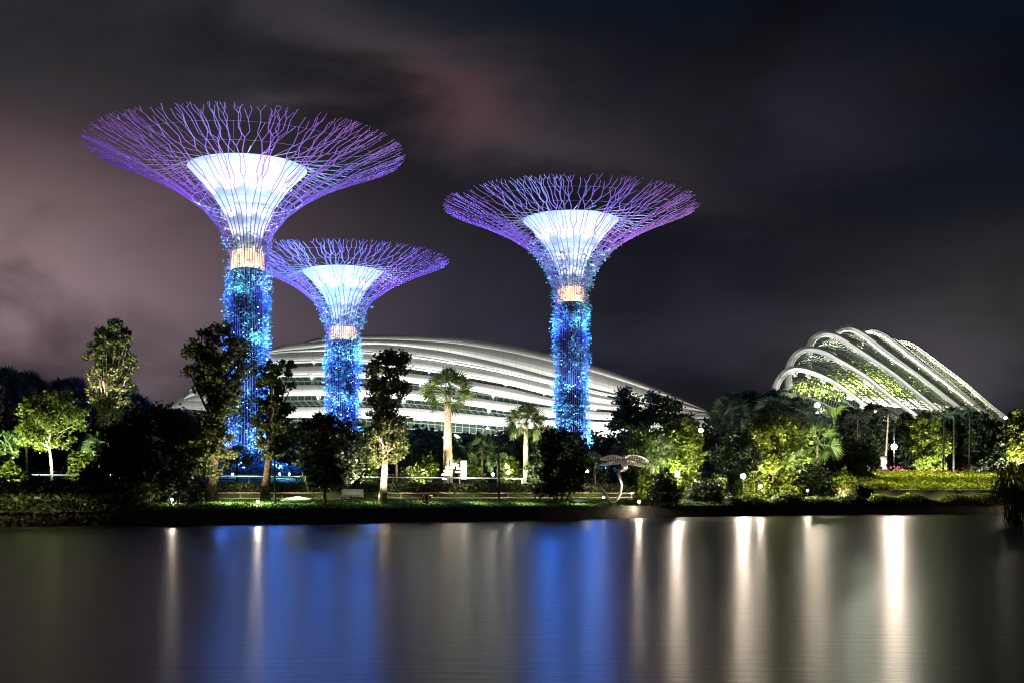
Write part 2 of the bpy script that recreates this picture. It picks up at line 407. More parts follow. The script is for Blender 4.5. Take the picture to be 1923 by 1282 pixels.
    for k in range(7):
        a = 2 * math.pi * (k + .37) / 7
        spot(pt(tr + 3.2, a, zb + .4), pt(tr * .6, a, zb + 12), 26000, cols[k % 4], 80, .25, 'trunk_blue_light', .6)
    nl = max(2, int(round(H / 6.5)))
    for l in range(nl):
        for sx in (-1, 1): point((x0 + sx * (tr + .9), D - .5, zb + H * (l + .5) / nl), 1500, (.015, .15, .85), .9, 'trunk_blue_light')  # side points added to throw blue streaks on the water
        for k in range(5):
            a = 2 * math.pi * (k + .5 * (l % 2) + .2) / 5
            zz = zb + H * (l + .5) / nl
            spot(pt(tr + 1.5, a, zz), pt(tr * .7, a, zz + 3.4), 2000, cols[(k + l) % 4], 140, .12, 'trunk_blue_light', .9)
    return root, x0, zb, tr
ST = [supertree(465, 147, 296, 640, 34.5, 'tallest glowing purple steel tree tower at the left with blue lit planted trunk', 11, 0),
      supertree(644, 158, 200, 436, 28.5, 'smallest and lowest purple steel tree tower, between the two taller ones', 23, 1),
      supertree(1072, 157, 241, 537, 28, 'purple steel tree tower rightmost of the three, before the white shell roof', 35, 2)]

# ------------------------------------------------------------------ white shell conservatory (left, wide)
m_shell = mat('white roof panel', (.60, .59, .55), .5, .35, var=(.70, .69, .65), nscale=.12)
def panel_lines(m, n):                                # joints of the cladding: part of the panels themselves
    t = m.node_tree; b = t.nodes['Principled BSDF']
    uv = t.nodes.new('ShaderNodeUVMap'); sp_ = t.nodes.new('ShaderNodeSeparateXYZ'); t.links.new(uv.outputs[0], sp_.inputs[0])
    def mm(op, a_, b_):
        q_ = t.nodes.new('ShaderNodeMath'); q_.operation = op; t.links.new(a_, q_.inputs[0]); q_.inputs[1].default_value = b_; return q_.outputs[0]
    f = mm('FRACT', mm('MULTIPLY', sp_.outputs[0], n), 0); d = mm('MULTIPLY', mm('LESS_THAN', f, .03), -.35); k = mm('ADD', d, 1.0)
    mx = t.nodes.new('ShaderNodeVectorMath'); mx.operation = 'SCALE'
    src = b.inputs['Base Color'].links[0].from_socket
    t.links.new(src, mx.inputs[0]); t.links.new(k, mx.inputs['Scale']); t.links.new(mx.outputs[0], b.inputs['Base Color'])
panel_lines(m_shell, 34)
def set_uv(o, nu, nv):                                # grid UVs: u along, v across
    me = o.data; uvl = me.uv_layers.new(name='UVMap')
    for li, l in enumerate(me.loops):
        i = l.vertex_index % (nu * nv); uvl.data[li].uv = ((i % nu) / (nu - 1), (i // nu) / (nv - 1))
def glassmat(name, tint, tr, diff):
    m = bpy.data.materials.new(name); m.use_nodes = True; t = m.node_tree
    b = t.nodes['Principled BSDF']; b.inputs['Base Color'].default_value = (*diff, 1); b.inputs['Roughness'].default_value = .12; b.inputs['Specular IOR Level'].default_value = .8
    tp = t.nodes.new('ShaderNodeBsdfTransparent'); tp.inputs[0].default_value = (*tint, 1)
    mx = t.nodes.new('ShaderNodeMixShader'); mx.inputs[0].default_value = tr
    t.links.new(b.outputs[0], mx.inputs[1]); t.links.new(tp.outputs[0], mx.inputs[2]); t.links.new(mx.outputs[0], t.nodes['Material Output'].inputs[0]); return m
m_glass = glassmat('green tinted glazing', (.7, .9, .75), .3, (.025, .045, .035))
m_glass2 = glassmat('clear green glazing', (.85, .97, .88), .72, (.05, .085, .065))  # diffuse green-grey stands in for the reflection of the lit bars
m_mull = mat('grey green mullion', (.16, .19, .165), .5, .4)
m_mull2 = mat('dark green mullion', (.12, .14, .12), .5, .4)
m_shell_unlit = mat('unlit roof band', (.42, .40, .38), .5, .3, var=(.50, .47, .45), nscale=.2)  # darker copy of the roof panel, shade put into the top band

def shellD(px, py):
    up = max(0, (805 - py) / 176.0)
    e = (px - 820) / 520.0
    return 262 + 42 * up ** 1.5 + 34 * e * e
dome = empty('conservatory', P(820, 800, 275), 'wide white banded shell roof conservatory behind the tree towers', 'conservatory', None)
def curve(pts, xs_):
    px = [p[0] for p in pts]; py = [p[1] for p in pts]
    # smooth interpolation (Catmull-Rom style by cosine-free cubic)
    out = []
    d = [0] * len(px)
    for i in range(len(px)):
        if i == 0: d[i] = (py[1] - py[0]) / (px[1] - px[0])
        elif i == len(px) - 1: d[i] = (py[-1] - py[-2]) / (px[-1] - px[-2])
        else: d[i] = (py[i + 1] - py[i - 1]) / (px[i + 1] - px[i - 1])
    for x in xs_:
        i = min(max(int(np.searchsorted(px, x)) - 1, 0), len(px) - 2); h = px[i + 1] - px[i]; t_ = (x - px[i]) / h
        out.append((2 * t_**3 - 3 * t_**2 + 1) * py[i] + (t_**3 - 2 * t_**2 + t_) * h * d[i] + (-2 * t_**3 + 3 * t_**2) * py[i + 1] + (t_**3 - t_**2) * h * d[i + 1])
    return out
END = (1340, 776)
S0 = [(571, 643), (590, 637), (620, 632), (681, 629), (753, 629), (849, 634), (950, 647), (1034, 665), (1108, 684), (1202, 716), (1267, 742), END]
S0b = [(571, 646), (620, 641), (681, 639), (753, 640), (849, 646), (950, 662), (1034, 680), (1108, 698), (1202, 727), (1267, 750), END]
SA0 = [(500, 661), (515, 653), (538, 646), (571, 642.5), (620, 640), (681, 638), (753, 639), (849, 645), (950, 661), (1034, 679), (1108, 697), (1202, 727), (1267, 750), END]
SA1 = [(500, 662), (571, 655), (620, 649), (681, 646), (729, 647), (789, 653), (855, 663), (950, 684), (1034, 706), (1110, 727), (1200, 748), (1267, 763), END]
SB0 = [(480, 664), (545, 657), (620, 650), (681, 647.5), (729, 648.5), (789, 654.5), (855, 665), (950, 686), (1034, 708), (1110, 729), (1200, 749), (1267, 764), END]
SB1 = [(470, 667), (545, 661), (620, 659), (681, 660), (782, 669), (853, 680), (925, 693), (1034, 718), (1110, 734), (1200, 753), (1267, 766), END]
SC0 = [(355, 731), (375, 713), (400, 697), (450, 675), (500, 664), (545, 663), (620, 662), (681, 664), (782, 673), (853, 685), (925, 698), (1034, 723), (1110, 739), (1200, 756), (1267, 768), END]
SC1 = [(350, 740), (400, 702), (450, 688), (505, 681), (560, 678), (620, 677), (681, 679), (777, 690), (861, 702), (950, 718), (1034, 738), (1110, 749), (1200, 763), (1267, 772), END]
SD0 = [(345, 745), (360, 728), (400, 712), (450, 699), (505, 690), (560, 688), (620, 687), (681, 689), (777, 701), (861, 712), (950, 727), (1034, 746), (1110, 753), (1200, 765), (1267, 773), END]
SD1 = [(340, 752), (400, 728), (450, 714), (505, 706), (560, 704), (620, 704), (681, 706), (777, 715), (877, 728), (950, 742), (1034, 757), (1120, 766), (1200, 772), (1267, 776), (1340, 778)]
SE0 = [(330, 756), (345, 745), (400, 735), (450, 729), (505, 724), (560, 723), (620, 723), (681, 724), (777, 732), (877, 744), (950, 755), (1034, 765), (1120, 772), (1200, 776), (1267, 778), (1340, 779)]
SE1 = [(310, 765), (400, 750), (450, 744), (505, 740), (560, 739), (620, 739), (690, 741), (777, 747), (885, 758), (950, 768), (1027, 779), (1120, 786), (1200, 788), (1267, 787), (1340, 784)]
SF0 = [(299, 779), (310, 766), (325, 754), (345, 744.5), (400, 752), (450, 760), (505, 764), (560, 764), (620, 764), (690, 765), (777, 766), (885, 777), (950, 783), (1027, 788), (1120, 791), (1200, 793), (1267, 791), (1340, 787)]
SF1 = [(297, 785), (330, 768), (400, 772), (450, 778), (505, 783), (560, 783), (620, 783), (690, 784), (777, 787), (885, 795), (950, 800), (1027, 806), (1120, 818), (1200, 826), (1267, 828), (1345, 822)]
bands = [(S0, S0b, m_shell_unlit, 2.0), (SA0, SA1, m_shell, 1.0), (SB0, SB1, m_shell, .8), (SC0, SC1, m_shell, .4), (SD0, SD1, m_shell, .2), (SE0, SE1, m_shell, 0), (SF0, SF1, m_shell, -.3)]
NU = 90
for top, bot, m_, off in bands:
    x0_, x1_ = max(top[0][0], bot[0][0]), min(top[-1][0], bot[-1][0])
    X = np.linspace(x0_, x1_, NU); T = curve(top, X); B = curve(bot, X); rows_f = []; rows_b = []
    for k in range(5):
        f = k / 4; rf = []; rb = []
        for x, a_, b_ in zip(X, T, B):
            y = a_ + (b_ - a_) * f; dd = shellD(x, y) + off * 1.0
            bul = 1.3 * math.sin(math.pi * f * .9)
            rf.append(P(x, y, dd - bul)); q_ = P(x, y, dd - bul); rb.append(q_ + Vector((0, .9, -.05)))
        rows_f.append(rf); rows_b.append(rb)
    g = MB(); g.grid(rows_f + rows_b[::-1] + [rows_f[0]]); o = g.build('roof_band', m_, dome, False)
    me = o.data; uvl = me.uv_layers.new(name='UVMap')
    idx = np.zeros(len(me.loops), dtype=np.int64); me.loops.foreach_get('vertex_index', idx)
    uvs = np.stack([(idx % NU) / (NU - 1.0), ((idx // NU) % 5) / 4.0 * .98 + .01], 1); uvl.data.foreach_set('uv', uvs.ravel())
# glazing in one curved sheet behind the bands, from the second band down to the plinth
X = np.linspace(430, 1320, 70)
def glazeY(x, f):
    a_ = curve(SC0, [max(356, x)])[0] + 3; b_ = max(curve(SF1, [x])[0], a_) + 18
    return a_ + (b_ - a_) * f
rowsg = [[P(x, glazeY(x, f), shellD(x, glazeY(x, f)) + 2.6) for x in X] for f in np.linspace(0, 1, 12)]
g = MB(); g.grid(rowsg); g.build('glazing', m_glass, dome, True)
g = MB()
for r_ in rowsg[1::1]: g.tube([p + Vector((0, -.15, 0)) for p in r_], .07, 4, False)
for j in range(0, 70, 1):
    g.tube([rowsg[i][min(69, j + i // 4)] + Vector((0, -.15, 0)) for i in range(12)], .09, 4, False)
g.build('mullions', m_mull, dome)
# rails and V struts in the slots
def rail_row(top_slot, x0_, x1_, step, drop):
    X = np.linspace(x0_, x1_, 50); Y = curve(top_slot, X); g = MB()
    g.tube([P(x, y + 2.0, shellD(x, y) - .9) for x, y in zip(X, Y)], .17, 5, False)
    g.build('rail', m_white, dome)
    for x in np.arange(x0_ + 12, x1_ - 6, step):
        y = curve(top_slot, [x])[0]; d0 = shellD(x, y); g = MB()
        g.tube([P(x - 3, y - 1, d0 - 1.2), P(x + 1, y + drop, d0 + 1.5)], .15, 4)
        g.tube([P(x + 1.5, y - 1, d0 - 1.2), P(x + 1, y + drop, d0 + 1.5)], .15, 4)
        g.tube([P(x + 6, y - 1, d0 - 1.2), P(x + 3.5, y + drop * .7, d0 + 1.5)], .10, 4)
        g.build('strut', m_white, dome)
rail_row(SB1, 620, 1140, 72, 3); rail_row(SC1, 505, 1150, 72, 9); rail_row(SD1, 505, 1120, 68, 12); rail_row(SE1, 505, 1060, 80, 17)
# interior floor so that the glass has something lit behind it
g = MB(); g.box((P(820, 800, 300).x, 305, 5.0), (150, 60, .6)); g.build('floor_slab', m_wall, dome)
for px_ in (560, 700, 860, 1000): point(P(px_, 775, 288), 1800, (.85, 1, .8), .6, 'interior_lamp')
# floodlights at its foot
for px_, pw in ((430, 36000), (560, 40000), (700, 44000), (850, 48000), (980, 52000), (1100, 62000), (1200, 66000), (1290, 70000)):
    p0 = P(px_, 830, 236); p0.z = 9
    spot(p0, P(px_ + 10, 740, 272), pw, (1.0, .94, .86), 130, 1.0, 'facade_light', .8)
spot((P(820, 700, 200).x, 205, 12), P(820, 660, 290), 540000, (.93, 1, .95), 70, 2, 'facade_light')
spot((P(480, 700, 200).x, 200, 12), P(560, 680, 285), 340000, (.93, 1, .95), 60, 2, 'facade_light')  # frontal fill added to whiten the left of the shell
spot((P(1250, 700, 200).x, 215, 12), P(1100, 700, 280), 380000, (1, .97, .9), 60, 2, 'facade_light')

# ------------------------------------------------------------------ arched glass conservatory (right)
dome2 = empty('conservatory', P(1680, 800, 370), 'arched glass conservatory with sloping white ribs at the right', 'conservatory')
def Zp(X_, Y_): return (1430 + X_ / 4.006, 590 + Y_ / 4.004)
RIB = [
 [(70, 640), (75, 600), (98, 512), (150, 432), (220, 391), (300, 388), (380, 408), (470, 444), (560, 494), (650, 558), (750, 636), (850, 705), (990, 800)],
 [(185, 560), (183, 470), (188, 392), (218, 320), (272, 264), (340, 240), (420, 244), (500, 270), (600, 327), (700, 388), (800, 455), (900, 537), (1000, 615), (1135, 715), (1270, 820)],
 [(330, 420), (328, 330), (340, 238), (380, 166), (450, 130), (522, 129), (600, 157), (700, 219), (850, 322), (1000, 430), (1150, 550), (1330, 695), (1460, 800)],
 [(520, 330), (515, 230), (545, 132), (590, 96), (650, 84), (720, 100), (820, 160), (950, 260), (1100, 376), (1250, 490), (1400, 607), (1530, 708), (1650, 810)],
 [(740, 300), (730, 200), (750, 140), (785, 114), (840, 104), (920, 130), (1050, 220), (1200, 340), (1400, 500), (1600, 660), (1740, 780), (1800, 830)],
 [(960, 360), (955, 260), (985, 200), (1040, 188), (1120, 203), (1230, 270), (1400, 400), (1550, 520), (1700, 650), (1830, 752), (1900, 815)]]
def resamp(pts, n):
    pts = [Vector((*p, 0)) for p in pts]; out = []
    # Catmull-Rom
    for i in range(len(pts) - 1):
        p0, p1, p2, p3 = pts[max(i - 1, 0)], pts[i], pts[i + 1], pts[min(i + 2, len(pts) - 1)]
        for k in range(12):
            t_ = k / 12
            out.append(.5 * ((2 * p1) + (p2 - p0) * t_ + (2 * p0 - 5 * p1 + 4 * p2 - p3) * t_**2 + (3 * p1 - p0 - 3 * p2 + p3) * t_**3))
    out.append(pts[-1])
    L = [0]
    for i in range(1, len(out)): L.append(L[-1] + (out[i] - out[i - 1]).length)
    ss = np.linspace(0, L[-1], n)
    return [(float(np.interp(s_, L, [p.x for p in out])), float(np.interp(s_, L, [p.y for p in out]))) for s_ in ss]
m_rib = mat('white painted rib', (.66, .66, .64), .45, .4, var=(.58, .58, .57), nscale=.15)
ribc = []
for k, pts in enumerate(RIB):
    c = resamp(pts, 80); ribc.append(c)
    Dk = 345 + 11 * k
    # tangents & inward normals (to the right/below)
    n = len(c); ou = []; inn = []
    for i in range(n):
        a = c[max(i - 1, 0)]; b = c[min(i + 1, n - 1)]; tx, ty = b[0] - a[0], b[1] - a[1]; l = math.hypot(tx, ty); nx, ny = -ty / l, tx / l
        w = (38 if k < 4 else (30 if k == 4 else 22)) * (1 if i < n * .42 else 1 - .38 * min(1, (i - n * .42) / (n * .2)))
        ou.append(c[i]); inn.append((c[i][0] + nx * w, c[i][1] + ny * w))
    def DD(i): return Dk + (12 * (1 - i / (n * .22)) ** 1 if i < n * .22 else 0)
    A = [P(*Zp(*ou[i]), DD(i)) for i in range(n)]; B = [P(*Zp(*inn[i]), DD(i) - 1.2) for i in range(n)]
    A2 = [p + Vector((0, 1.8, 0)) for p in A]; B2 = [p + Vector((0, 2.2, 0)) for p in B]
    Mid = [(a + b) / 2 + Vector((0, -.9, 0)) for a, b in zip(A, B)]
    g = MB(); g.grid([A, Mid, B, B2, A2, A]); g.build('rib', m_rib, dome2, False)
    # thin lower chord with struts
    ch = []
    for i in range(n):
        a = c[max(i - 1, 0)]; b = c[min(i + 1, n - 1)]; tx, ty = b[0] - a[0], b[1] - a[1]; l = math.hypot(tx, ty)
        ch.append(P(*Zp(inn[i][0] - ty / l * 7, inn[i][1] + tx / l * 7), DD(i) + .6))
    g = MB(); g.tube(ch, .13, 5, False); g.build('lower_chord', m_white, dome2)
    for i in range(22 if k < 5 else 16, n - 6, 8):
        base = Zp(*inn[i]); g = MB(); q_ = P(base[0] + 0, base[1] + 11, DD(i) + 4)
        for dx, th in ((-7, .22), (-1.5, .28), (5, .22)):
            g.tube([P(base[0] + dx, base[1] + dx * .68 + (0), DD(i)), q_], th, 4)
        g.tube([P(base[0] - 6, base[1] + 5, DD(i) + 2), P(base[0] + 5, base[1] + 10, DD(i) + 2)], .14, 4)
        g.build('strut', m_white, dome2)
# small low arch at the far left foot
g = MB(); c = resamp([(108, 640), (118, 605), (160, 585), (235, 592), (300, 620), (335, 655)], 24)
g.grid([[P(*Zp(x, y), 340) for x, y in c], [P(*Zp(x - 2, y + 24), 339) for x, y in c], [P(*Zp(x - 2, y + 24), 341) for x, y in c], [P(*Zp(x, y), 342) for x, y in c], [P(*Zp(x, y), 340) for x, y in c]])
g.build('porch_arch', m_rib, dome2)
# glass between neighbouring ribs
for k in range(6):
    n = 42
    up = ribc[k]; Dk = 345 + 11 * k
    ui = np.linspace(18 if k else 20, 79, n)
    def at(cv_, i):
        i0 = int(min(i, 78)); f = i - i0; return (cv_[i0][0] * (1 - f) + cv_[i0 + 1][0] * f, cv_[i0][1] * (1 - f) + cv_[i0 + 1][1] * f)
    if k: lo = ribc[k - 1]
    rows_ = []; NR = 6
    for r_ in range(NR):
        f = r_ / (NR - 1); row = []
        for j, i in enumerate(ui):
            a = at(up, i); a = (a[0] + 10 + (20 if k else 30) * (1 - j / n), a[1] + 66 - 14 * j / n)
            if k: b = at(lo, 11 + (79 - 11) * j / (n - 1)); b = (b[0] + 25, b[1] + 22)
            else: b = (a[0] + 30 - 100 * (1 - j / n) * 0 - 90, a[1] + 260)
            p_ = (a[0] * (1 - f) + b[0] * f, a[1] * (1 - f) + b[1] * f)
            d_ = Dk + 5 - f * (8 if k else 6) - 3 * math.sin(math.pi * f)
            row.append(P(*Zp(*p_), d_))
        rows_.append(row)
    g = MB(); g.grid(rows_); g.build('glazing', m_glass2, dome2, True)
    g = MB()
    for r_ in rows_: g.tube([p + Vector((0, -.2, 0)) for p in r_], .12, 4, False)
    for j in range(0, n, 1): g.tube([rows_[i][j] + Vector((0, -.2, 0)) for i in range(NR)], .12, 4, False)
    g.build('mullions', m_mull2, dome2)
    if k >= 4: continue
    g = MB()
    for r_ in (1, 3): g.tube([p + Vector((0, 1.0, 0)) for p in rows_[r_]], .16, 4, False)
    g.build('inner_frame', m_white, dome2)
# inside: a curved white terrace, planting and lamps
g = MB(); c = resamp([(640, 590), (760, 600), (900, 630), (1050, 650), (1180, 660), (1330, 690), (1480, 730)], 30)
g.grid([[P(*Zp(x, y - 22), 408) for x, y in c], [P(*Zp(x, y + 50), 406) for x, y in c], [P(*Zp(x, y + 50), 414) for x, y in c], [P(*Zp(x, y - 22), 414) for x, y in c], [P(*Zp(x, y - 22), 408) for x, y in c]])
g.build('terrace', mat('pale terrace', (.75, .68, .56), .7, .2), dome2)
g = MB(); g.box((P(1690, 800, 395).x, 400, 5.2), (95, 50, .8)); g.build('floor_slab', m_wall, dome2)
C = []
for X_, Y_, sx, sy, n in ((660, 480, 60, 45, 900), (900, 450, 90, 45, 1000), (960, 500, 70, 40, 700), (480, 540, 60, 40, 500), (800, 560, 120, 25, 600), (1100, 560, 60, 30, 300), (330, 560, 60, 30, 300)):
    q_ = P(*Zp(X_, Y_), 404); C.append(np.array(q_) + rng.normal(size=(n * 3, 3)) * np.array([sx / 4 * .163, 2.2, sy / 4 * .163]))
g = MB(); g.leaves(np.concatenate(C), .75, 1.6); g.build('indoor_planting', m_leafy, dome2)
for X_, Y_, pw, cc in ((640, 560, 6000, GREENISH), (900, 540, 7500, (.95, 1, .6)), (780, 525, 5000, WHITE), (1000, 600, 5000, WHITE), (460, 590, 4500, WHITE), (700, 575, 5000, WHITE), (850, 590, 5500, WHITE), (1150, 630, 6500, WHITE), (1350, 670, 6500, WARM), (300, 540, 2500, WHITE)):
    point(P(*Zp(X_, Y_), 398), pw * (6 if X_ < 1050 else 2.5), cc, .5, 'interior_lamp')
g = MB(); g.ball(P(*Zp(795, 530), 396), .9, 10); g.build('ceiling_lamp', mat('interior lamp', (1, 1, 1), .3, emit=(1, .9, .65), estr=18), dome2)
for px_, pw in ((1450, 20000), (1530, 20000), (1620, 24000), (1710, 30000), (1800, 34000), (1870, 36000)):
    p0 = P(px_, 830, 318); p0.z = 10
    spot(p0, P(px_ - 10, 720, 360), pw, (1, .97, .93), 130, 1, 'facade_light', .8)
spot((P(1650, 700, 250).x, 255, 14), P(1640, 690, 360), 190000, (.95, .98, 1), 50, 2, 'facade_light')  # big frontal fill, added to light the ribs evenly

# ------------------------------------------------------------------ trees
def interp_out(out, y, j):
    return float(np.interp(y, [o[0] for o in out], [o[j] for o in out]))
def tree(label, px, D, out, base_w=14, leaf=m_leaf, bark=m_bark, n=5200, size=.26, clumps=70, lean=0, stems=1, group='garden trees', name='broadleaf_tree', limbs=22, trunk_top=.75, csz=.34, zoff=0, fork=None):
    s = D / F; x0 = (px - CX) * s; zb = gz(x0, D) + zoff
    root = empty(name, (x0, D, zb), label, 'tree', group)
    ytop, ybot = out[0][0], out[-1][0]
    ys = rng.uniform(ytop, ybot, int(clumps * 1.5) * 6); wd = np.array([interp_out(out, y, 2) - interp_out(out, y, 1) for y in ys]); pr = rng.uniform(0, wd.max(), len(ys)) < wd
    ys = ys[pr][:int(clumps * 1.5)]; C = []; cen = []
    for y in ys:
        l, r_ = interp_out(out, y, 1), interp_out(out, y, 2); hw = (r_ - l) / 2 * s; cx = (l + r_) / 2
        rr = math.sqrt(rng.uniform(0, 1)) * rng.uniform(.72, 1.16); a = rng.uniform(0, 2 * math.pi)
        p = P(cx, y, D); cen.append(np.array((p.x + hw * rr * math.cos(a), D + hw * rr * math.sin(a), p.z)))
    cr = csz * .74 * np.mean(wd) * s * .5
    n = int(n * 1.45); size = size * .80; per = n // max(1, len(cen))
    for c in cen:
        k_ = rng.uniform(.65, 1.35); v_ = rng.normal(size=(int(per * k_), 3)); v_ /= np.linalg.norm(v_, axis=1)[:, None]
        v_ *= (rng.uniform(.1, 1.3, len(v_)) ** .75)[:, None] * cr * k_ * np.array([1, 1, .7]); C.append(c + v_ + rng.normal(size=v_.shape) * cr * .16)
    g = MB(); g.leaves(np.concatenate(C), size, 1.7); g.build('crown', leaf, root)
    g = MB(); ztop = P(px, ytop + (ybot - ytop) * (1 - trunk_top), D).z; zfork = P(px, fork if fork else ybot - (ybot - ytop) * .08, D).z
    rb = base_w / 2 * s
    tops = []
    for k in range(stems):
        ox = (k - (stems - 1) / 2) * rb * 2.4 + (rng.uniform(-.1, .1) if stems > 1 else 0); tx = x0 + ox * 2.2 + lean * s
        pts = []
        for f in np.linspace(0, 1, 8):
            pts.append((x0 + ox * .6 + (tx - x0) * f + .12 * math.sin(f * 7 + k + px), D + (k % 2) * .3 + .1 * math.cos(f * 6 + px), zb - .3 + (ztop - zb + .3) * f))
        g.tube(pts, [rb * (1.35 if f == 0 else 1) * (1 - .72 * f) / (1 + .35 * (stems - 1)) for f in np.linspace(0, 1, 8)], 8); tops.append(pts)
    for c in cen[:limbs]:
        pts = tops[rng.integers(0, stems)]
        zs = zfork + (c[2] - zfork) * rng.uniform(.0, .55); zs = min(max(zs, zb + .5), ztop)
        f = (zs - zb) / (ztop - zb); i = min(int(f * 7), 6); a = np.array(pts[i]) * (1 - (f * 7 - i)) + np.array(pts[i + 1]) * (f * 7 - i)
        mid = a * .5 + c * .5 + np.array([0, 0, -.15 * np.linalg.norm(c - a)]) * rng.uniform(.2, 1) + rng.normal(size=3) * .12
        r0 = rb * .42 * (1 - .5 * f) / (1 + .2 * (stems - 1)); g.tube([a, a * .3 + mid * .7 + 0, mid * .4 + c * .6, c], [r0, r0 * .75, r0 * .5, r0 * .2], 5)
    g.build('trunk', bark, root, True)
    return root, x0, zb

def uplight(px, D, dx, dy, power, col=WARM, h=.35, ang=110, aimz=9):
    s = D / F; x = (px - CX) * s + dx; y = D + dy; z = gz(x, y) + h
    return spot((x, y, z), ((px - CX) * s, D, z + aimz), power * 5.0, col, ang, .15, 'tree_uplight', .7)

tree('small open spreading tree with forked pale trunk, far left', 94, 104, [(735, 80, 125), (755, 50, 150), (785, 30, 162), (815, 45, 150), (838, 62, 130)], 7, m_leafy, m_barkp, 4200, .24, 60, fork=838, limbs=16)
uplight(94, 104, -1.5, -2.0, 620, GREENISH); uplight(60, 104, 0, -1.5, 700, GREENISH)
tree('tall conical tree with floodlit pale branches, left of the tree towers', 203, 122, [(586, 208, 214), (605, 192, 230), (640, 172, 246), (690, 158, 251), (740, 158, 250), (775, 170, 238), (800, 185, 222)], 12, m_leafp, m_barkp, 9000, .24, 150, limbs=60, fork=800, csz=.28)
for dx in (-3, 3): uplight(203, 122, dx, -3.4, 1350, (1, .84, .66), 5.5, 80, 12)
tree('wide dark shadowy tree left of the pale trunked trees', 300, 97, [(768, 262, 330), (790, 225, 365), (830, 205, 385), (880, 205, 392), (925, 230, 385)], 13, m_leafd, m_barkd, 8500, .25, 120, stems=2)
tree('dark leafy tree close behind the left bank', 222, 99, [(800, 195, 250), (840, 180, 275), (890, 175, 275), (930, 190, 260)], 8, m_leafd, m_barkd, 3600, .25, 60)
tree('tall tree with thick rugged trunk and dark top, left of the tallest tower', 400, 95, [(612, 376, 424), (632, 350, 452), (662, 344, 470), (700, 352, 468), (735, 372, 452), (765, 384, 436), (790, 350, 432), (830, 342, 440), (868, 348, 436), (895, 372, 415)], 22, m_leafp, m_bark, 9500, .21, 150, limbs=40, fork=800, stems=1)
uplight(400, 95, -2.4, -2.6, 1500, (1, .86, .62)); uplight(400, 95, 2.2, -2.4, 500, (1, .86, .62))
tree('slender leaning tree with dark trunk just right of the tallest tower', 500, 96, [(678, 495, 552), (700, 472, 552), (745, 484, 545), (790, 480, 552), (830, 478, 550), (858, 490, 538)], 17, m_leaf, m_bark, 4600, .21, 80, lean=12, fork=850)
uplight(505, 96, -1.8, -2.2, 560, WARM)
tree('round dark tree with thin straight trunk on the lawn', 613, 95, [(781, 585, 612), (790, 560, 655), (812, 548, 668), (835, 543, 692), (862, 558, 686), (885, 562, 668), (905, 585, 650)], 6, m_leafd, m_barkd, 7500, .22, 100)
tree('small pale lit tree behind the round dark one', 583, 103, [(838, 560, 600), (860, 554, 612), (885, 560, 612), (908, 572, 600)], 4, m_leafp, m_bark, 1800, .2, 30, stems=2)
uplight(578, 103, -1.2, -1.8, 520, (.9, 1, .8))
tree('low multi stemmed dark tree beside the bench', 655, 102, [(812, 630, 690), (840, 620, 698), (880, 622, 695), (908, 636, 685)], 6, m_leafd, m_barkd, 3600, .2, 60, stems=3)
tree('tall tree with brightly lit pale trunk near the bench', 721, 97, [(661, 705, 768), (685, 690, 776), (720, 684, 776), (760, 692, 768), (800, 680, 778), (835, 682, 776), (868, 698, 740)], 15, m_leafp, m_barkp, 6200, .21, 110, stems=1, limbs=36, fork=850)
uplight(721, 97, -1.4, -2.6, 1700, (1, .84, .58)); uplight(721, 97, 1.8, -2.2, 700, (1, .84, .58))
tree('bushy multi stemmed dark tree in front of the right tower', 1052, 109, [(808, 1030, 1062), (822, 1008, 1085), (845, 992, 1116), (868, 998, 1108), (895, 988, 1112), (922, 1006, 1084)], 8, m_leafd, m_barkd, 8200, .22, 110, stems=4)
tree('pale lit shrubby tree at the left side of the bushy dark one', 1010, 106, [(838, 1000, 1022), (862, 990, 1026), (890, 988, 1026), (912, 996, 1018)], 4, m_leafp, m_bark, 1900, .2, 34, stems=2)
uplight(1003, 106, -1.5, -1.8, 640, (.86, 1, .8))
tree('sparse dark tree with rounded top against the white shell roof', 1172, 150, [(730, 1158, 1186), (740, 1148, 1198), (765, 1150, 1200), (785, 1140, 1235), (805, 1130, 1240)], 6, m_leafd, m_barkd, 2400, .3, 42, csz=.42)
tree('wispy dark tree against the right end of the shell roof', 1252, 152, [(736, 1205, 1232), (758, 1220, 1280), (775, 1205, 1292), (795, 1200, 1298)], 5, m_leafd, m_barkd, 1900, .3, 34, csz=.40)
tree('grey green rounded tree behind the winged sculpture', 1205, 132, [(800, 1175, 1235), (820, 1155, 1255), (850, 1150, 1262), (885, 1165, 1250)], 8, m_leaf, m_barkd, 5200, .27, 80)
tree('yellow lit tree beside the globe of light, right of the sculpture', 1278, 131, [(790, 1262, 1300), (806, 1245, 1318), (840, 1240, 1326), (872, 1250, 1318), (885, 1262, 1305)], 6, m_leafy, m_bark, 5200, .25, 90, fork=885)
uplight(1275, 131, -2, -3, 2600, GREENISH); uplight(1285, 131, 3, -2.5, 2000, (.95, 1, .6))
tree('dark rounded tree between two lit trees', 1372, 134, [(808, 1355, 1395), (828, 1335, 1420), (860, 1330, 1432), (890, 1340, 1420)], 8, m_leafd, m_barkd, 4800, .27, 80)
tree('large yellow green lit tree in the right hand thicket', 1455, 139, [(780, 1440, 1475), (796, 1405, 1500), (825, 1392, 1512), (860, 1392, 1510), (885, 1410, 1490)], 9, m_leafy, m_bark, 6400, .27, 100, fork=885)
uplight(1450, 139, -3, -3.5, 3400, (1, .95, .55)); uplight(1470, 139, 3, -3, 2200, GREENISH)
tree('dark broad tree at the end of the flower beds', 1590, 150, [(820, 1565, 1612), (845, 1545, 1632), (880, 1540, 1640), (905, 1550, 1630)], 8, m_leafd, m_barkd, 4200, .3, 70)
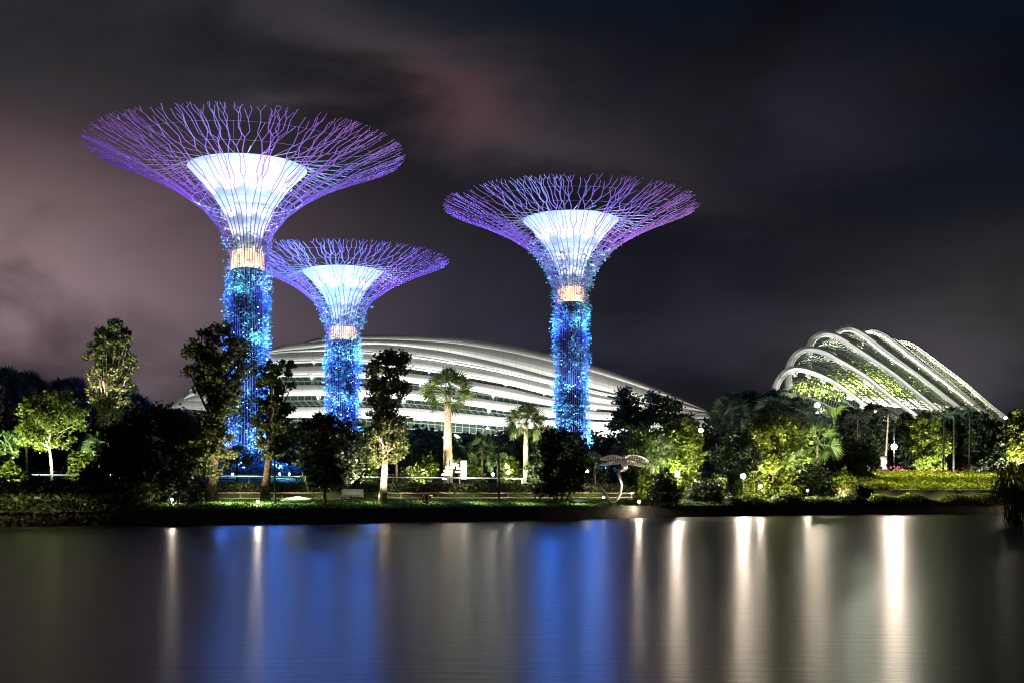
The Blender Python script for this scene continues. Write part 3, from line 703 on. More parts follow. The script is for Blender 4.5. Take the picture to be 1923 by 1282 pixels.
tree('lit round headed tree at the right edge of the photo', 1912, 190, [(772, 1895, 1930), (795, 1880, 1965), (830, 1878, 1970), (862, 1890, 1960)], 9, m_leafy, m_bark, 5200, .36, 80, fork=870)
uplight(1905, 190, -2, -5, 5200, (1, .9, .6))
# dark clipped columns
cols_ = [(1598, 178, 768, 30, m_leafd, 'leftmost dark clipped columnar tree below the glass conservatory'), (1642, 182, 764, 28, m_leafd, 'dark columnar tree left of the tall lamp'),
         (1700, 184, 778, 24, m_leafd, 'narrow dark columnar tree right of the tall lamp'), (1742, 180, 776, 34, m_leafy, 'green lit columnar tree below the glass conservatory'),
         (1792, 186, 770, 28, m_leafd, 'dark columnar tree right of the green lit one'), (1832, 182, 774, 30, m_leafd, 'broad dark columnar tree near the right end of the row'),
         (1868, 188, 790, 22, m_leafd, 'rightmost lower dark columnar tree')]
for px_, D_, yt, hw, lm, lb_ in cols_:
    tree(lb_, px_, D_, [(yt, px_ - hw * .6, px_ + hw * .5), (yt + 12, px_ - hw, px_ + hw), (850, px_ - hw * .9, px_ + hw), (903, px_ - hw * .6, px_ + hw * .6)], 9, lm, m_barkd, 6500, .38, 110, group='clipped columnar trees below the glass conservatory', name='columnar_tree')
uplight(1742, 180, 2, -4.0, 2600, GREENISH); uplight(1715, 180, 0, -3.5, 1300, GREENISH); uplight(1800, 184, 3, -4, 900, GREENISH)

# ------------------------------------------------------------------ palms
def fan_leaf(g, c, d, L, nb=10, fold=.25):
    d = Vector(d).normalized(); up = Vector((0, 0, 1)); s_ = d.cross(up)
    if s_.length < .1: s_ = Vector((1, 0, 0))
    s_.normalize(); u_ = s_.cross(d).normalized()
    tw = random.uniform(-1.3, 1.3); s_ = (s_ * math.cos(tw) + u_ * math.sin(tw)); u_ = s_.cross(d)
    h = Vector(c) + d * L * .5
    w_ = s_ * .03; g.add([Vector(c) - w_, Vector(c) + w_, h + w_, h - w_], [[0, 1, 2, 3]])
    for k in range(nb):
        a = (k / (nb - 1) - .5) * 2.1; dd = d * math.cos(a) + s_ * math.sin(a) + u_ * fold * abs(math.sin(a)) * .5
        l = L * .56 * (1 - .15 * abs(a)); wd = (s_ * math.cos(a) - d * math.sin(a)) * L * .03
        m_ = h + dd * l * .6; e = h + dd * l + Vector((0, 0, -l * .16)); g.add([h, m_ - wd, e, m_ + wd], [[0, 1, 2, 3]])
def fan_palm(label, px, D, ytop, r, trunk_w, leaf=m_palm, bark=m_bark, n=42, skirt=0, up_only=.35, group='fan palms', lean=0):
    s = D / F; x0 = (px - CX) * s; zb = gz(x0, D); zc = P(px, ytop + r * .9, D).z
    root = empty('fan_palm', (x0, D, zb), label, 'palm', group); rb = trunk_w / 2 * s
    g = MB(); pts = [(x0 - lean * s * (1 - f), D, zb - .3 + (zc - zb + .3) * f) for f in np.linspace(0, 1, 26)]
    g.tube(pts, [rb * (1.35 - .6 * f) * (1 + .06 * (i % 2)) for i, f in enumerate(np.linspace(0, 1, 26))], 10); g.build('trunk', bark, root, True)
    g = MB(); c = (x0, D, zc); L = r * s * 1.22
    for k in range(n):
        a = k * 2.399; e = math.sin(math.pi * (.5 - (k / n) * (1 - up_only * 0) * .78 + .02)); el = math.asin(max(-1, min(1, .99 - 1.75 * (k / n) ** 1.15))) 
        fan_leaf(g, c, (math.cos(a) * math.cos(el), math.sin(a) * math.cos(el), math.sin(el)), L * random.uniform(.88, 1.1))
    g.build('crown', leaf, root)
    return root
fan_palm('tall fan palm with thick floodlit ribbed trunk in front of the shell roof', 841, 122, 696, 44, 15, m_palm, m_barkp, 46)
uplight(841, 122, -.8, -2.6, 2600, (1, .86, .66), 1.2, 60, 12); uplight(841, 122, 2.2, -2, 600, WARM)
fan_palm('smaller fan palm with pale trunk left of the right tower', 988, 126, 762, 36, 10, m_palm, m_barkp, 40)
uplight(988, 126, -1.5, -2.2, 1500, (1, .84, .62), 1.0, 80, 10)
dark_palms = [(12, 140, 698, 46, 'dark fan palm at the left edge of the photo'), (52, 146, 702, 36, 'dark fan palm second from the left edge'),
              (128, 150, 712, 42, 'dark fan palm behind the open spreading tree'), (158, 145, 735, 30, 'lower dark fan palm left of the conical tree'),
              (256, 150, 742, 30, 'small dark fan palm right of the conical tree'), (322, 150, 768, 26, 'small dark fan palm at the left end of the shell roof'),
              (1374, 152, 745, 38, 'shaggy dark fan palm at the right end of the shell roof'), (1410, 155, 738, 44, 'tall shaggy dark fan palm left of the glass conservatory'),
              (1448, 152, 740, 44, 'shaggy dark fan palm under the left foot of the glass conservatory'), (1496, 156, 750, 40, 'shaggy dark fan palm behind the hanging lamp'),
              (1540, 160, 770, 34, 'dark fan palm right of the hanging lamp')]
for px_, D_, yt, r_, lb_ in dark_palms: fan_palm(lb_, px_, D_, yt, r_, 9, m_palmd, m_barkd, 64, group='dark fan palms')
small_palms = [(445, 118, 838, 26, 'small fan palm in front of the blue lit tower foot'), (745, 126, 815, 26, 'low fan palm behind the lit tree by the bench'), (905, 128, 818, 28, 'low dark fan palm right of the thick trunked palm'),
               (1030, 128, 800, 26, 'low fan palm between the pale palm and the right tower'), (862, 124, 862, 16, 'tiny fan palm beside the white sign boards'), (935, 124, 850, 20, 'tiny fan palm left of the small pathway lamps'),
               (1116, 126, 850, 18, 'tiny palm at the foot of the right tower'), (1535, 141, 795, 42, 'spreading lit fan palm in the right hand thicket'), (1505, 136, 840, 30, 'lower lit fan palm in the right hand thicket'),
               (50, 112, 795, 30, 'lit fan palm under the open spreading tree'), (10, 108, 810, 28, 'lit fan palm low at the left edge'), (188, 104, 815, 28, 'dim fan palm below the conical tree'), (1240, 126, 820, 28, 'dark spiky palm left of the starry lamp'), (1225, 122, 848, 22, 'low dark palm beside the sculpture wing')]
for px_, D_, yt, r_, lb_ in small_palms: fan_palm(lb_, px_, D_, yt, r_, 5, m_palm, m_bark, 26, group='small fan palms')
uplight(1525, 138, 1, -3, 2600, (1, .95, .6)); uplight(40, 108, -2, -3, 1700, GREENISH); uplight(5, 106, 0, -2.5, 2200, GREENISH)
uplight(1232, 123, -2.5, -2, 500, GREENISH)

def feather_palm(label, px, D, ytop, r, tw, leaf=m_palmd, lean=0, bark=m_barkp):
    s = D / F; x0 = (px - CX) * s; zb = gz(x0, D); zc = P(px, ytop + r * .5, D).z
    root = empty('feather_palm', (x0, D, zb), label, 'palm', 'slender feather palms')
    g = MB(); g.tube([(x0 - lean * s * (1 - f) ** 1.3, D, zb - .3 + (zc - zb + .3) * f) for f in np.linspace(0, 1, 12)], [tw / 2 * s * (1.2 - .5 * f) for f in np.linspace(0, 1, 12)], 7); g.build('trunk', bark, root, True)
    g = MB(); L = r * s
    for k in range(15):
        a = k * 2.399; el = 1.2 - 1.1 * k / 15; d = Vector((math.cos(a), math.sin(a), 0)); prev = Vector((x0 , D, zc)); ln = L * random.uniform(.9, 1.15)
        sd = Vector((-d.y, d.x, 0))
        for q_ in range(1, 13):
            e2 = el - 1.9 * (q_ / 12) ** 1.3; p_ = prev + (d * math.cos(e2) + Vector((0, 0, math.sin(e2)))) * ln / 9
            g.tube([prev, p_], .03, 3, False)
            for sg in (-1, 1):
                e_ = p_ + sd * sg * ln * .22 * math.sin(math.pi * min(.95, q_ / 13 + .1)) + Vector((0, 0, -ln * .13)); w_ = (p_ - prev) * .35
                g.add([prev - w_ * .2, prev + w_, e_], [[0, 1, 2]])
            prev = p_
    g.build('crown', leaf, root)
for a_ in ((1668, 172, 764, 26, 4, m_palmd, 9, 'slender palm with bright thin trunk left of the tall lamp'), (1773, 176, 770, 22, 4, m_palmd, 2, 'slender palm with faint trunk before the dark columns'), (1791, 178, 764, 24, 4, m_palmd, 0, 'slender palm rising just right of its faint neighbour'),
           (1822, 176, 758, 26, 4, m_palmd, 3, 'slender palm with drooping crown toward the right of the row'), (1610, 170, 772, 22, 4, m_palmd, 0, 'slender palm left of the bright trunked one')):
    feather_palm(a_[7], a_[0], a_[1], a_[2], a_[3], a_[4], a_[5], a_[6], m_barkp if a_[6] == 9 else m_barkd)
upward(P(1657, 885, 170), 1500, WHITE, .2)
# banana plant
def banana(label, px, D, ytop, n, L, seed):
    s = D / F; x0 = (px - CX) * s; zb = gz(x0, D); zc = P(px, ytop + 20, D).z
    root = empty('banana_plant', (x0, D, zb), label, 'plant'); g = MB(); g.tube([(x0, D, zb - .2), (x0, D, zc)], [.22, .12], 8); g.build('stem', m_palm, root)
    rd = random.Random(seed)
    for k in range(n):
        a = k * 2.4 + seed; d = Vector((math.cos(a), math.sin(a), 0)); sd = Vector((-d.y, d.x, 0)); rows_ = [[], [], []]
        el = rd.uniform(.7, 1.2); p_ = Vector((x0, D, zc))
        for q_ in range(9):
            f = q_ / 8; w_ = L * .15 * math.sin(math.pi * min(1, f * .85 + .12)) * (1 if f < .98 else .1)
            rows_[0].append(p_ + sd * w_ + Vector((0, 0, -w_ * .2))); rows_[1].append(p_.copy()); rows_[2].append(p_ - sd * w_ + Vector((0, 0, -w_ * .2)))
            e2 = el - 1.8 * f ** 1.4; p_ = p_ + (d * math.cos(e2) + Vector((0, 0, math.sin(e2)))) * L / 8
        g = MB(); g.grid(rows_); g.build('leaf', m_ban, root, True)
m_ban = mat('banana leaf', (.16, .24, .05), .45, .4, trans=.4, var=(.24, .32, .08), nscale=1.5)
banana('large leaved banana plant glowing beside the hanging lamp', 1566, 152, 762, 8, 3.0, 1); uplight(1560, 150, 0, -2, 900, GREENISH, 5.5, 110, 5)
banana('broad leaved plant low at the left edge', 8, 100, 850, 7, 2.0, 3)
banana('broad leaved plant lit beside the sculpture', 1262, 119, 880, 8, 1.4, 5); upward(P(1258, 912, 118.5), 200, GREENISH, .1)

# ------------------------------------------------------------------ shrubs
def shrub(label, px, D, ytop, hw, lm, n=1600, size=.2, group='shrubs', ybot=None, depth=1.0, name='shrub'):
    s = D / F; x0 = (px - CX) * s; zb = gz(x0, D); zt = P(px, ytop, D).z; h = zt - zb
    v_ = rng.normal(size=(n, 3)); v_ /= np.linalg.norm(v_, axis=1)[:, None]; v_[:, 2] = np.abs(v_[:, 2]) * .97
    v_ *= (rng.uniform(.2, 1.05, n) ** .45)[:, None]
    bump_ = 1 + .22 * np.sin(v_[:, 0] * 7 + px) * np.cos(v_[:, 1] * 6 + D) + .12 * np.sin(v_[:, 2] * 11 + px)
    c = np.array((x0, D, zb)) + v_ * bump_[:, None] * np.array([hw * s, hw * s * depth, h])
    root = empty(name, (x0, D, zb), label, 'shrub', group)
    g = MB(); g.leaves(c, size, 1.9); g.build('foliage', lm, root)
    g = MB()
    for k in range(5):
        a = k * 1.26; g.tube([(x0, D, zb - .1), (x0 + hw * s * .3 * math.cos(a), D + hw * s * .3 * math.sin(a), zb + h * .45), (x0 + hw * s * .55 * math.cos(a), D + hw * s * .5 * math.sin(a), zb + h * .75)], [.05, .035, .012], 4)
    g.build('stems', m_barkd, root)
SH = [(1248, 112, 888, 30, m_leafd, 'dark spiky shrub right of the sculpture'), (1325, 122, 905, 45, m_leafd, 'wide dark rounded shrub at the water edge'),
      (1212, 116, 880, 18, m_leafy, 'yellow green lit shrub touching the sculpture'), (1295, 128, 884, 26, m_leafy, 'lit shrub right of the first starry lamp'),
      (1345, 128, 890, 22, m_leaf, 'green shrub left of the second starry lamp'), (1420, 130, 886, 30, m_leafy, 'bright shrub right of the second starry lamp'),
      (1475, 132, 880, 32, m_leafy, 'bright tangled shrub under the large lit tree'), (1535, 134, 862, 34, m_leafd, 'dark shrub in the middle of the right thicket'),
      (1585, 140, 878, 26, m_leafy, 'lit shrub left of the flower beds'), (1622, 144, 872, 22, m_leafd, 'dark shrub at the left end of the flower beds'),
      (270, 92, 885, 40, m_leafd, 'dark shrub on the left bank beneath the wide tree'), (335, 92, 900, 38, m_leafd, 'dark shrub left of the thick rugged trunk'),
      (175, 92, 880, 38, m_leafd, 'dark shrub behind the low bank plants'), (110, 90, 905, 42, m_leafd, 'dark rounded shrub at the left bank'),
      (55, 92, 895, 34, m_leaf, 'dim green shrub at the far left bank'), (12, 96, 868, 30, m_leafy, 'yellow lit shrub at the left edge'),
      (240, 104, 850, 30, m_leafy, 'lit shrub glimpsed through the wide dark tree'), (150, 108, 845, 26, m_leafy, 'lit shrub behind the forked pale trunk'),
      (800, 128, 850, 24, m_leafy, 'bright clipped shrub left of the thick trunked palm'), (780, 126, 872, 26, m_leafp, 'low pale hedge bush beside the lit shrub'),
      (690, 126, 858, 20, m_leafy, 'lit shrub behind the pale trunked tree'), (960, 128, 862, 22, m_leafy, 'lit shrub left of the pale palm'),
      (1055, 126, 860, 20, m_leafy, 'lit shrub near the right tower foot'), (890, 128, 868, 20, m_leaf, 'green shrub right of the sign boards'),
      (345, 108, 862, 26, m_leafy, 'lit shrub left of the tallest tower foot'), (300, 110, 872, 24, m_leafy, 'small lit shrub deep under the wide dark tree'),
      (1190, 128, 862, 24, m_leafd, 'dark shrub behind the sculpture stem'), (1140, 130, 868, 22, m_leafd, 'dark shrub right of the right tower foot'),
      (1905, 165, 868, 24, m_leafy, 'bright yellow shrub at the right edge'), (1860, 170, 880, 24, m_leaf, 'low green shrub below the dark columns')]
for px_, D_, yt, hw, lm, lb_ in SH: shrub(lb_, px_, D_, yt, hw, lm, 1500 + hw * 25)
for px_, D_, dx, dy, pw, cc in ((240, 101, 0, -2, 700, GREENISH), (150, 105, 0, -2, 900, GREENISH), (12, 93, 0, -2.0, 1100, GREENISH), (800, 125, 0, -2, 1000, (.95, 1, .5)), (780, 124, -1, -1.5, 260, WARM),
                               (690, 123, 0, -2, 500, GREENISH), (960, 125, 0, -2, 450, GREENISH), (1050, 123, 0, -2, 600, GREENISH), (345, 105, 0, -2, 450, GREENISH), (300, 107, 0, -2, 450, GREENISH),
                               (1295, 125, 0, -2, 500, GREENISH), (1420, 127, 0, -2, 500, GREENISH), (1475, 129, 0, -2, 800, (1, .95, .5)), (1585, 137, 0, -2, 700, (1, .95, .5)), (1905, 162, 0, -2, 700, (1, .95, .6)),
                               (1340, 126, 0, -2, 300, GREENISH), (1212, 114, 0, -1.6, 220, (.95, 1, .4)), (890, 125, 0, -2, 300, GREENISH), (1860, 166, -6, -2, 500, GREENISH)):
    x_ = (px_ - CX) * D_ / F + dx; y_ = D_ + dy; upward((x_, y_, gz(x_, y_) + .25), pw * 4.0, cc, .12)
spot((58, yb(58) - 1.2, 1.5), (44, yb(44) - .3, .5), 900, WARM, 60, .1, 'wall_fill')  # spot added at the wall end to brighten it; no known source
down((-12.6, 96.2, 3.4), 70, (.9, 1, .8))  # added lamp that lifts the bench out of silhouette
# pink spiky plant
g = MB(); c0 = P(1588, 925, 128); c0.z = gz(c0.x, c0.y)
for k in range(60):
    a = random.uniform(0, 6.28); e = random.uniform(.3, 1.4); l = random.uniform(1.2, 2.3); d = Vector((math.cos(a) * math.cos(e), math.sin(a) * math.cos(e), math.sin(e))); w_ = d.cross(Vector((0, 0, 1))).normalized() * .06
    g.add([c0 - w_, c0 + w_, c0 + d * l], [[0, 1, 2]])
tag(g.build('spiky_plant', mat('pink spiky leaf', (.45, .22, .20), .6, .3, trans=.2), origin=tuple(c0)), 'pink spiky leaved plant at the left end of the flower beds', 'plant')
upward(c0 + Vector((.4, -1.6, .3)), 160, WARM, .1)

# ------------------------------------------------------------------ ground cover, hedges, flower beds, wood
def scatter(x0, x1, d0, d1, h0, h1, n, zf=None):
    x = rng.uniform(x0, x1, n); d = rng.uniform(d0, d1, n); z = np.array([gz(a, yb(a) + b_) for a, b_ in zip(x, d)]); y = np.array([yb(a) for a in x]) + d
    return np.stack([x, y, z + rng.uniform(h0, h1, n)], 1)
g = MB(); c = scatter(20.5, 39, -.5, 3.4, 0, 1.0, 9000); hh = .75 + .35 * np.sin(c[:, 0] * 1.3) * np.sin(c[:, 0] * .37 + 1); c[:, 2] = .75 + (c[:, 2] - .95) * hh * 1.15
g.leaves(c, .17, 3.2, 0); tag(g.build('hedge', m_leaf), 'long leafy waterside hedge in front of the right thicket', 'hedge', kind='stuff')
g = MB(); c = scatter(38, 57, -.45, 2.6, .0, 1.0, 7500); hh = .7 + .4 * np.sin(c[:, 0] * .9 + 1) * np.sin(c[:, 0] * .31); c[:, 2] = .95 + (c[:, 2] - .95) * hh
g.leaves(c, .17, 2.6, 0); tag(g.build('hedge', m_leafy), 'yellow topped hedge above the pale retaining wall', 'hedge', kind='stuff')
for x_ in (23, 26.5, 30, 34, 38): down((x_, yb(x_) + 3.2, gz(x_, yb(x_) + 4) + 1.9), 1300, (.9, 1, .55), .1)
for x_ in (42, 46, 50, 54): down((x_, yb(x_) + 2.6, gz(x_, yb(x_) + 4) + 1.8), 560, (1, .95, .5), .1)
# terraced flower beds
g = MB(); X = np.linspace(39.5, 75, 30); rowsb = []
for d, z in ((5.6, 1.2), (5.6, 2.55), (6.0, 2.56), (12, 3.0), (12.3, 3.4), (28, 4.8), (30, 3.8)): rowsb.append([(x, yb(x) + d, z + .12 * math.sin(x * .5) * (z > 2.6)) for x in X])
g.grid(rowsb); tag(g.build('terrace_wall', m_wall), 'low pale terrace wall holding up the flower beds', 'wall')
def bedz(d): return float(np.interp(d, [6, 12, 12.3, 28], [2.58, 3.02, 3.42, 4.82]))
c = scatter(39.8, 74, 6.2, 28, 0, 1, 15000); dd_ = np.array([y - yb(x) for x, y in zip(c[:, 0], c[:, 1])]); c[:, 2] = np.array([bedz(d) for d in dd_]) + rng.uniform(.02, .5, len(c)) * (.8 + .35 * np.sin(c[:, 0] * 1.7 + dd_))
g = MB(); g.leaves(c, .22, 2.2, 0); tag(g.build('flower_bed', mat('yellow bedding leaf', (.25, .27, .02), .6, .3, trans=.3, island=[(0, (.10, .14, .01)), (.4, (.22, .32, .02)), (.85, (.40, .44, .03)), (1, (.34, .20, .03))])), 'terraced bed of yellow green plants at the right', 'flower bed', kind='stuff')
c = scatter(46, 73, 26.5, 28.5, 0, 1, 220); c[:, 2] = bedz(28) + rng.uniform(.4, .95, len(c))
g = MB(); g.leaves(c, .2, 1.2, 0); tag(g.build('flowers', mat('magenta petal', (.55, .06, .35), .6, .3, trans=.3)), 'row of magenta flowers along the top of the bed', 'flowers', kind='stuff')
for x_ in (44, 50, 56, 62, 68): down((x_, yb(x_) + 9, 5.6), 1200, (1, .93, .5), .15); down((x_ + 2, yb(x_) + 20, 7.2), 1700, (1, .93, .5), .15)
# left bank cover
g = MB(); c = np.concatenate([scatter(-60, -26, -.6, 4.5, 0, .9, 9000), scatter(-60, -26, 3, 9, .2, 1.5, 8000)]); near = np.array([y - yb(x) for x, y in zip(c[:, 0], c[:, 1])]) < .6; c[near, 2] -= rng.uniform(.2, 1.0, near.sum())
g.leaves(c, .2, 2.0, 0); tag(g.build('bank_plants', m_leaf), 'dense low planting spilling down the left bank to the water', 'plants', kind='stuff')
for x_, pw in ((-34.5, 200), (-32, 120), (-30, 60)): down((x_, yb(x_) + .5, 3.4), pw * 1.5, (1, .88, .6), .15)
# soil bank slope under it
g = MB(); X = np.linspace(-90, -26.2, 40); g.grid([[(x, yb(x) - 1.0 + .3 * math.sin(x), -.4) for x in X], [(x, yb(x) - .3, .5) for x in X], [(x, yb(x) + .4, 1.05) for x in X]]); tag(g.build('bank', m_soil), kind='structure')
g = MB(); X = np.linspace(20, 28, 12); g.grid([[(x, yb(x) - .9 + .2 * math.sin(x * 2), -.4) for x in X], [(x, yb(x) - .3, .6) for x in X], [(x, yb(x) + .4, 1.02) for x in X]]); tag(g.build('bank', m_soil), kind='structure')
# lawn tufts
g = MB(); c = np.concatenate([scatter(-26, 20.5, -.35, .9, 0, .14, 9000), scatter(-26, 20.5, .5, 10, 0, .07, 15000)]); g.leaves(c, .06, 3.0, 0)
tag(g.build('grass', leafm('grass blade', (.03, .08, .008), (.06, .13, .012), (.12, .20, .02))), 'short lawn grass along the top of the wall', 'grass', kind='stuff')
for px_, D_, pw in ((430, 92, 160), (500, 93, 120), (800, 100, 60), (900, 102, 70), (985, 104, 60), (1090, 107, 50), (700, 97, 40), (560, 94, 60)):
    x_ = (px_ - CX) * D_ / F; down((x_, D_, gz(x_, D_) + 1.0), pw * 7, (.9, 1, .7), .1)
# low hedge and wall before the road
r = empty('roadside_wall', (-20, yb(-20) + 17.5, 2.3), 'long low grey wall along the near side of the road', 'wall')
g = MB(); wall_along(g, -60, 30, 18.0, 2.0, 2.95, .3); g.build('wall_face', m_wall, r); g = MB(); wall_along(g, -60, 30, 17.94, 2.953, 3.03, .42); g.build('coping', m_wall, r)
g = MB(); c = scatter(-60, 30, 16.2, 17.8, .1, .8, 16000); g.leaves(c, .13, 2.4, 0); tag(g.build('hedge', m_leafp), 'low clipped hedge in front of the roadside wall', 'hedge', kind='stuff')
for x_ in range(-28, 26, 6): down((x_, yb(x_) + 15.2, 3.9), 190, (1, .9, .7), .1)
# dark fence, and rails added in place of light trails
def rail_or_trail(name, label, x0, x1, d, zs, m_, rr, post_step, zb_):
    xm = (x0 + x1) / 2; r = empty(name, (xm, yb(xm) + d, zb_), label, 'fence')
    X = np.linspace(x0, x1, 60)
    for z in zs:
        g = MB(); g.tube([(x, yb(x) + d, z) for x in X], rr, 6); g.build('rail', m_, r)
    for x in np.arange(x0, x1 + .1, post_step):
        g = MB(); g.box((x, yb(x) + d + rr * 2, (zb_ - .2 + max(zs)) / 2), (.08, .08, max(zs) - zb_ + .2)); g.build('post', m_, r)
rail_or_trail('rail_or_trail', 'two low pinkish rails standing in for light trails behind the bench', -40, 21, 11.4, (1.78, 2.2), m_trail_pink, .05, 3.05, 1.6)  # added rails that follow two pinkish light trails
rail_or_trail('road_rail_or_trail', 'long pale rail standing in for a vehicle light trail along the road', -60, 20, 23.2, (3.68,), m_white, .07, 6.1, 2.55)  # added rail that draws the light trail of a passing vehicle
rail_or_trail('road_rail_or_trail', 'thin dark three rail fence beyond the road', -60, 20, 32.5, (3.5, 3.8, 4.1), m_black, .03, 3.0, 2.8)
for x_ in range(-38, 20, 5): down((x_, yb(x_) + 22.4, 5.4), 420, (.9, 1, .95), .1)  # lamps added only to brighten the pale trail rail
for x_ in range(-25, 22, 4): down((x_, yb(x_) + 10.6, 3.6), 260, (1, .82, .72), .08)  # lamps added only to brighten the pink trail rails
# far wood behind everything
C = []
for k in range(170):
    px_ = rng.uniform(-150, 2100); D_ = rng.uniform(185, 232) if px_ < 1350 else rng.uniform(195, 290); s = D_ / F
    yt = float(np.interp(px_, [-150, 100, 300, 420, 560, 700, 1150, 1250, 1340, 1600, 1870, 2100], [770, 775, 800, 815, 805, 808, 812, 800, 790, 785, 800, 800])) + rng.uniform(-6, 14)
    zt = P(px_, yt, D_).z; x_ = (px_ - CX) * s
    n = 330; v_ = rng.normal(size=(n, 3)); v_ /= np.linalg.norm(v_, axis=1)[:, None]; v_ *= rng.uniform(.5, 1.05, n)[:, None]
    C.append(np.array((x_, D_, 4.4 + (zt - 4.4) * .55)) + v_ * np.array([rng.uniform(2.5, 4.2), 3, (zt - 4.4) * .5]))
g = MB(); g.leaves(np.concatenate(C), .62, 1.6); tag(g.build('wood', m_leafd), 'dark far off belt of garden trees behind the road and the towers', 'wood', kind='stuff')
C = []
for k in range(90):
    px_ = rng.uniform(560, 1140) if k < 45 else rng.uniform(-60, 420); D_ = rng.uniform(132, 142); s = D_ / F; x_ = (px_ - CX) * s
    if abs(px_ - 470) < 90 : continue
    yt = rng.uniform(795, 850); zt = P(px_, yt, D_).z; n = 300; v_ = rng.normal(size=(n, 3)); v_ /= np.linalg.norm(v_, axis=1)[:, None]; v_ *= rng.uniform(.3, 1.05, n)[:, None]
    C.append(np.array((x_, D_, gz(x_, D_) + (zt - gz(x_, D_)) * .5)) + v_ * np.array([rng.uniform(1.2, 2.2), 1.5, (zt - gz(x_, D_)) * .52]))
g = MB(); g.leaves(np.concatenate(C), .34, 1.7); tag(g.build('undergrowth', m_leafd), 'tangled dark undergrowth between the road and the tree towers', 'plants', kind='stuff')
# blue lit planting round the tower feet
for (root, x0, zb, tr), lb_ in zip(ST, ('tallest tower', 'smallest tower', 'right tower')):
    a = rng.uniform(0, 6.28, 2600); rr = tr * 1.3 + rng.uniform(0, 3.4, 2600); D_ = root.location.y
    c = np.stack([x0 + rr * np.cos(a), D_ + rr * np.sin(a), zb + rng.uniform(0, 1, 2600) * 1.6 * (1 - (rr - tr) / (tr + 6))], 1)
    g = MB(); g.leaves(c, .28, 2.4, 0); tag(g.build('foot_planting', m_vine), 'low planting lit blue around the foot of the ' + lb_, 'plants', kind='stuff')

# ------------------------------------------------------------------ lamps
def lamp_post(label, px, D, ytop, ybase=None, arm=0, glow=None, gr=.16, globe=False, group='lamp posts'):
    s = D / F; x0 = (px - CX) * s; zb = gz(x0, D); zt = P(px, ytop, D).z
    root = empty('lamp_post', (x0, D, zb), label, 'lamp post', group)
    g = MB(); g.tube([(x0, D, zb), (x0, D, zb + .25)], .12, 8)
    pts = [(x0, D, zb + .2), (x0, D, zt - (.5 if arm else 0))]
    if arm: pts += [(x0 + arm * .12, D, zt - .18), (x0 + arm * .45, D, zt - .02), (x0 + arm, D, zt)]
    g.tube(pts, [.075, .06] + [.05] * (len(pts) - 2), 8); g.build('pole', m_black, root)
    hx = x0 + arm
    g = MB()
    if globe: g.tube([(hx, D, zt - .05), (hx, D, zt + .05)], .1, 8)
    else: g.box((hx + (.15 if arm > 0 else -.15 if arm < 0 else 0), D, zt + .03), (.6, .22, .1))
    head = g.build('lamp_head', m_black, root)
    if glow:
        gr *= .8; g = MB(); g.ball((hx, D - .05, zt - .02 + (.0 if not globe else gr + .05)), gr, 10, .8); g.build('lamp_glass', glow, head, True)
    return root
lamp_post('black lamp post with curved arm standing on the lawn before the tallest tower', 516, 93, 794, arm=-.45)
lamp_post('tall black lamp post with short lit arm on the lawn', 937, 104, 803, arm=-.95, glow=m_glows, gr=.16)
lamp_post('tall lamp post with two bright globes below the glass conservatory', 1679, 165, 764, glow=m_glow, gr=.28, globe=True)
g = MB(); pz = P(1679, 838, 164.6); g.ball(pz, .38, 12); tag(g.build('globe_lamp', m_glow2, smooth=True, origin=tuple(pz)), 'very bright round lamp hanging halfway up the tall post', 'lamp')
lamp_post('slim lamp post at the right end of the columnar trees', 1888, 175, 783, glow=m_glows, gr=.3)
lamp_post('lamp post with bright globe above the right thicket', 1535, 158, 765, glow=m_glow, gr=.42, globe=True)
lamp_post('small lamp post glowing above the yellow lit tree', 1316, 138, 812, glow=m_glows, gr=.34, globe=True)
def flood(label, px, py, D, r, m_, z=None):
    c = P(px, py, D); zb = gz(c.x, D)
    root = empty('floodlight', (c.x, D, zb), label, 'floodlight', 'garden floodlights')
    g = MB(); g.tube([(c.x, D + .05, zb - .05), (c.x, D + .05, max(c.z, zb + .1))], .03, 6); g.box((c.x, D + r + .12, c.z), (r * 1.8, .16, r * 1.6)); g.build('bracket', m_black, root)
    g = MB(); g.ball(c, r, 10); g.build('lens', m_, root, True)
flood('starry bright floodlight in front of the yellow lit tree', 1271, 889, 121, .24, m_glow2)
flood('starry bright floodlight under the dark rounded tree', 1396, 893, 126, .24, m_glow2)
flood('bright floodlight at the water edge right of the sculpture', 1200, 941, 108.3, .10, m_glow2)
flood('small floodlight low between the palms of the right thicket', 1428, 912, 127, .16, m_glow)
flood('small floodlight beside the pink spiky plant', 1586, 930, 127, .10, m_glow)
flood('small floodlight behind the waterside hedge', 1517, 920, 126, .10, m_glow)
flood('small lawn floodlight left of the lamp post and the leaning tree', 484, 941, 91, .09, m_glow)
flood('small floodlight at the foot of the wide dark tree', 323, 937, 90, .07, m_glow)
flood('small floodlight near the sculpture foot', 1133, 933, 111, .07, m_glows)
for k, (px_, py_) in enumerate(((525, 889), (543, 889), (437, 889))):
    flood(('right', 'middle', 'left')[k] + ' one of three blue floodlights at the foot of the tallest tower', px_, py_, 128, .10, m_glowb)
for px_, py_, lb_ in ((955, 886, 'pathway lamp left of the pale palm trunk'), (926, 890, 'pathway lamp right of the sign boards'), (1103, 884, 'pathway lamp near the foot of the right tower')):
    flood('small ' + lb_, px_, py_, 127, .16, m_glows)
for px_, py_, lb_ in ((1655, 862, 'small light glimpsed left of the white stone'), (1700, 862, 'small light glimpsed right of the tall post'), (1787, 866, 'small light glimpsed between the dark columns')):
    flood(lb_, px_, py_, 190, .22, m_glows)
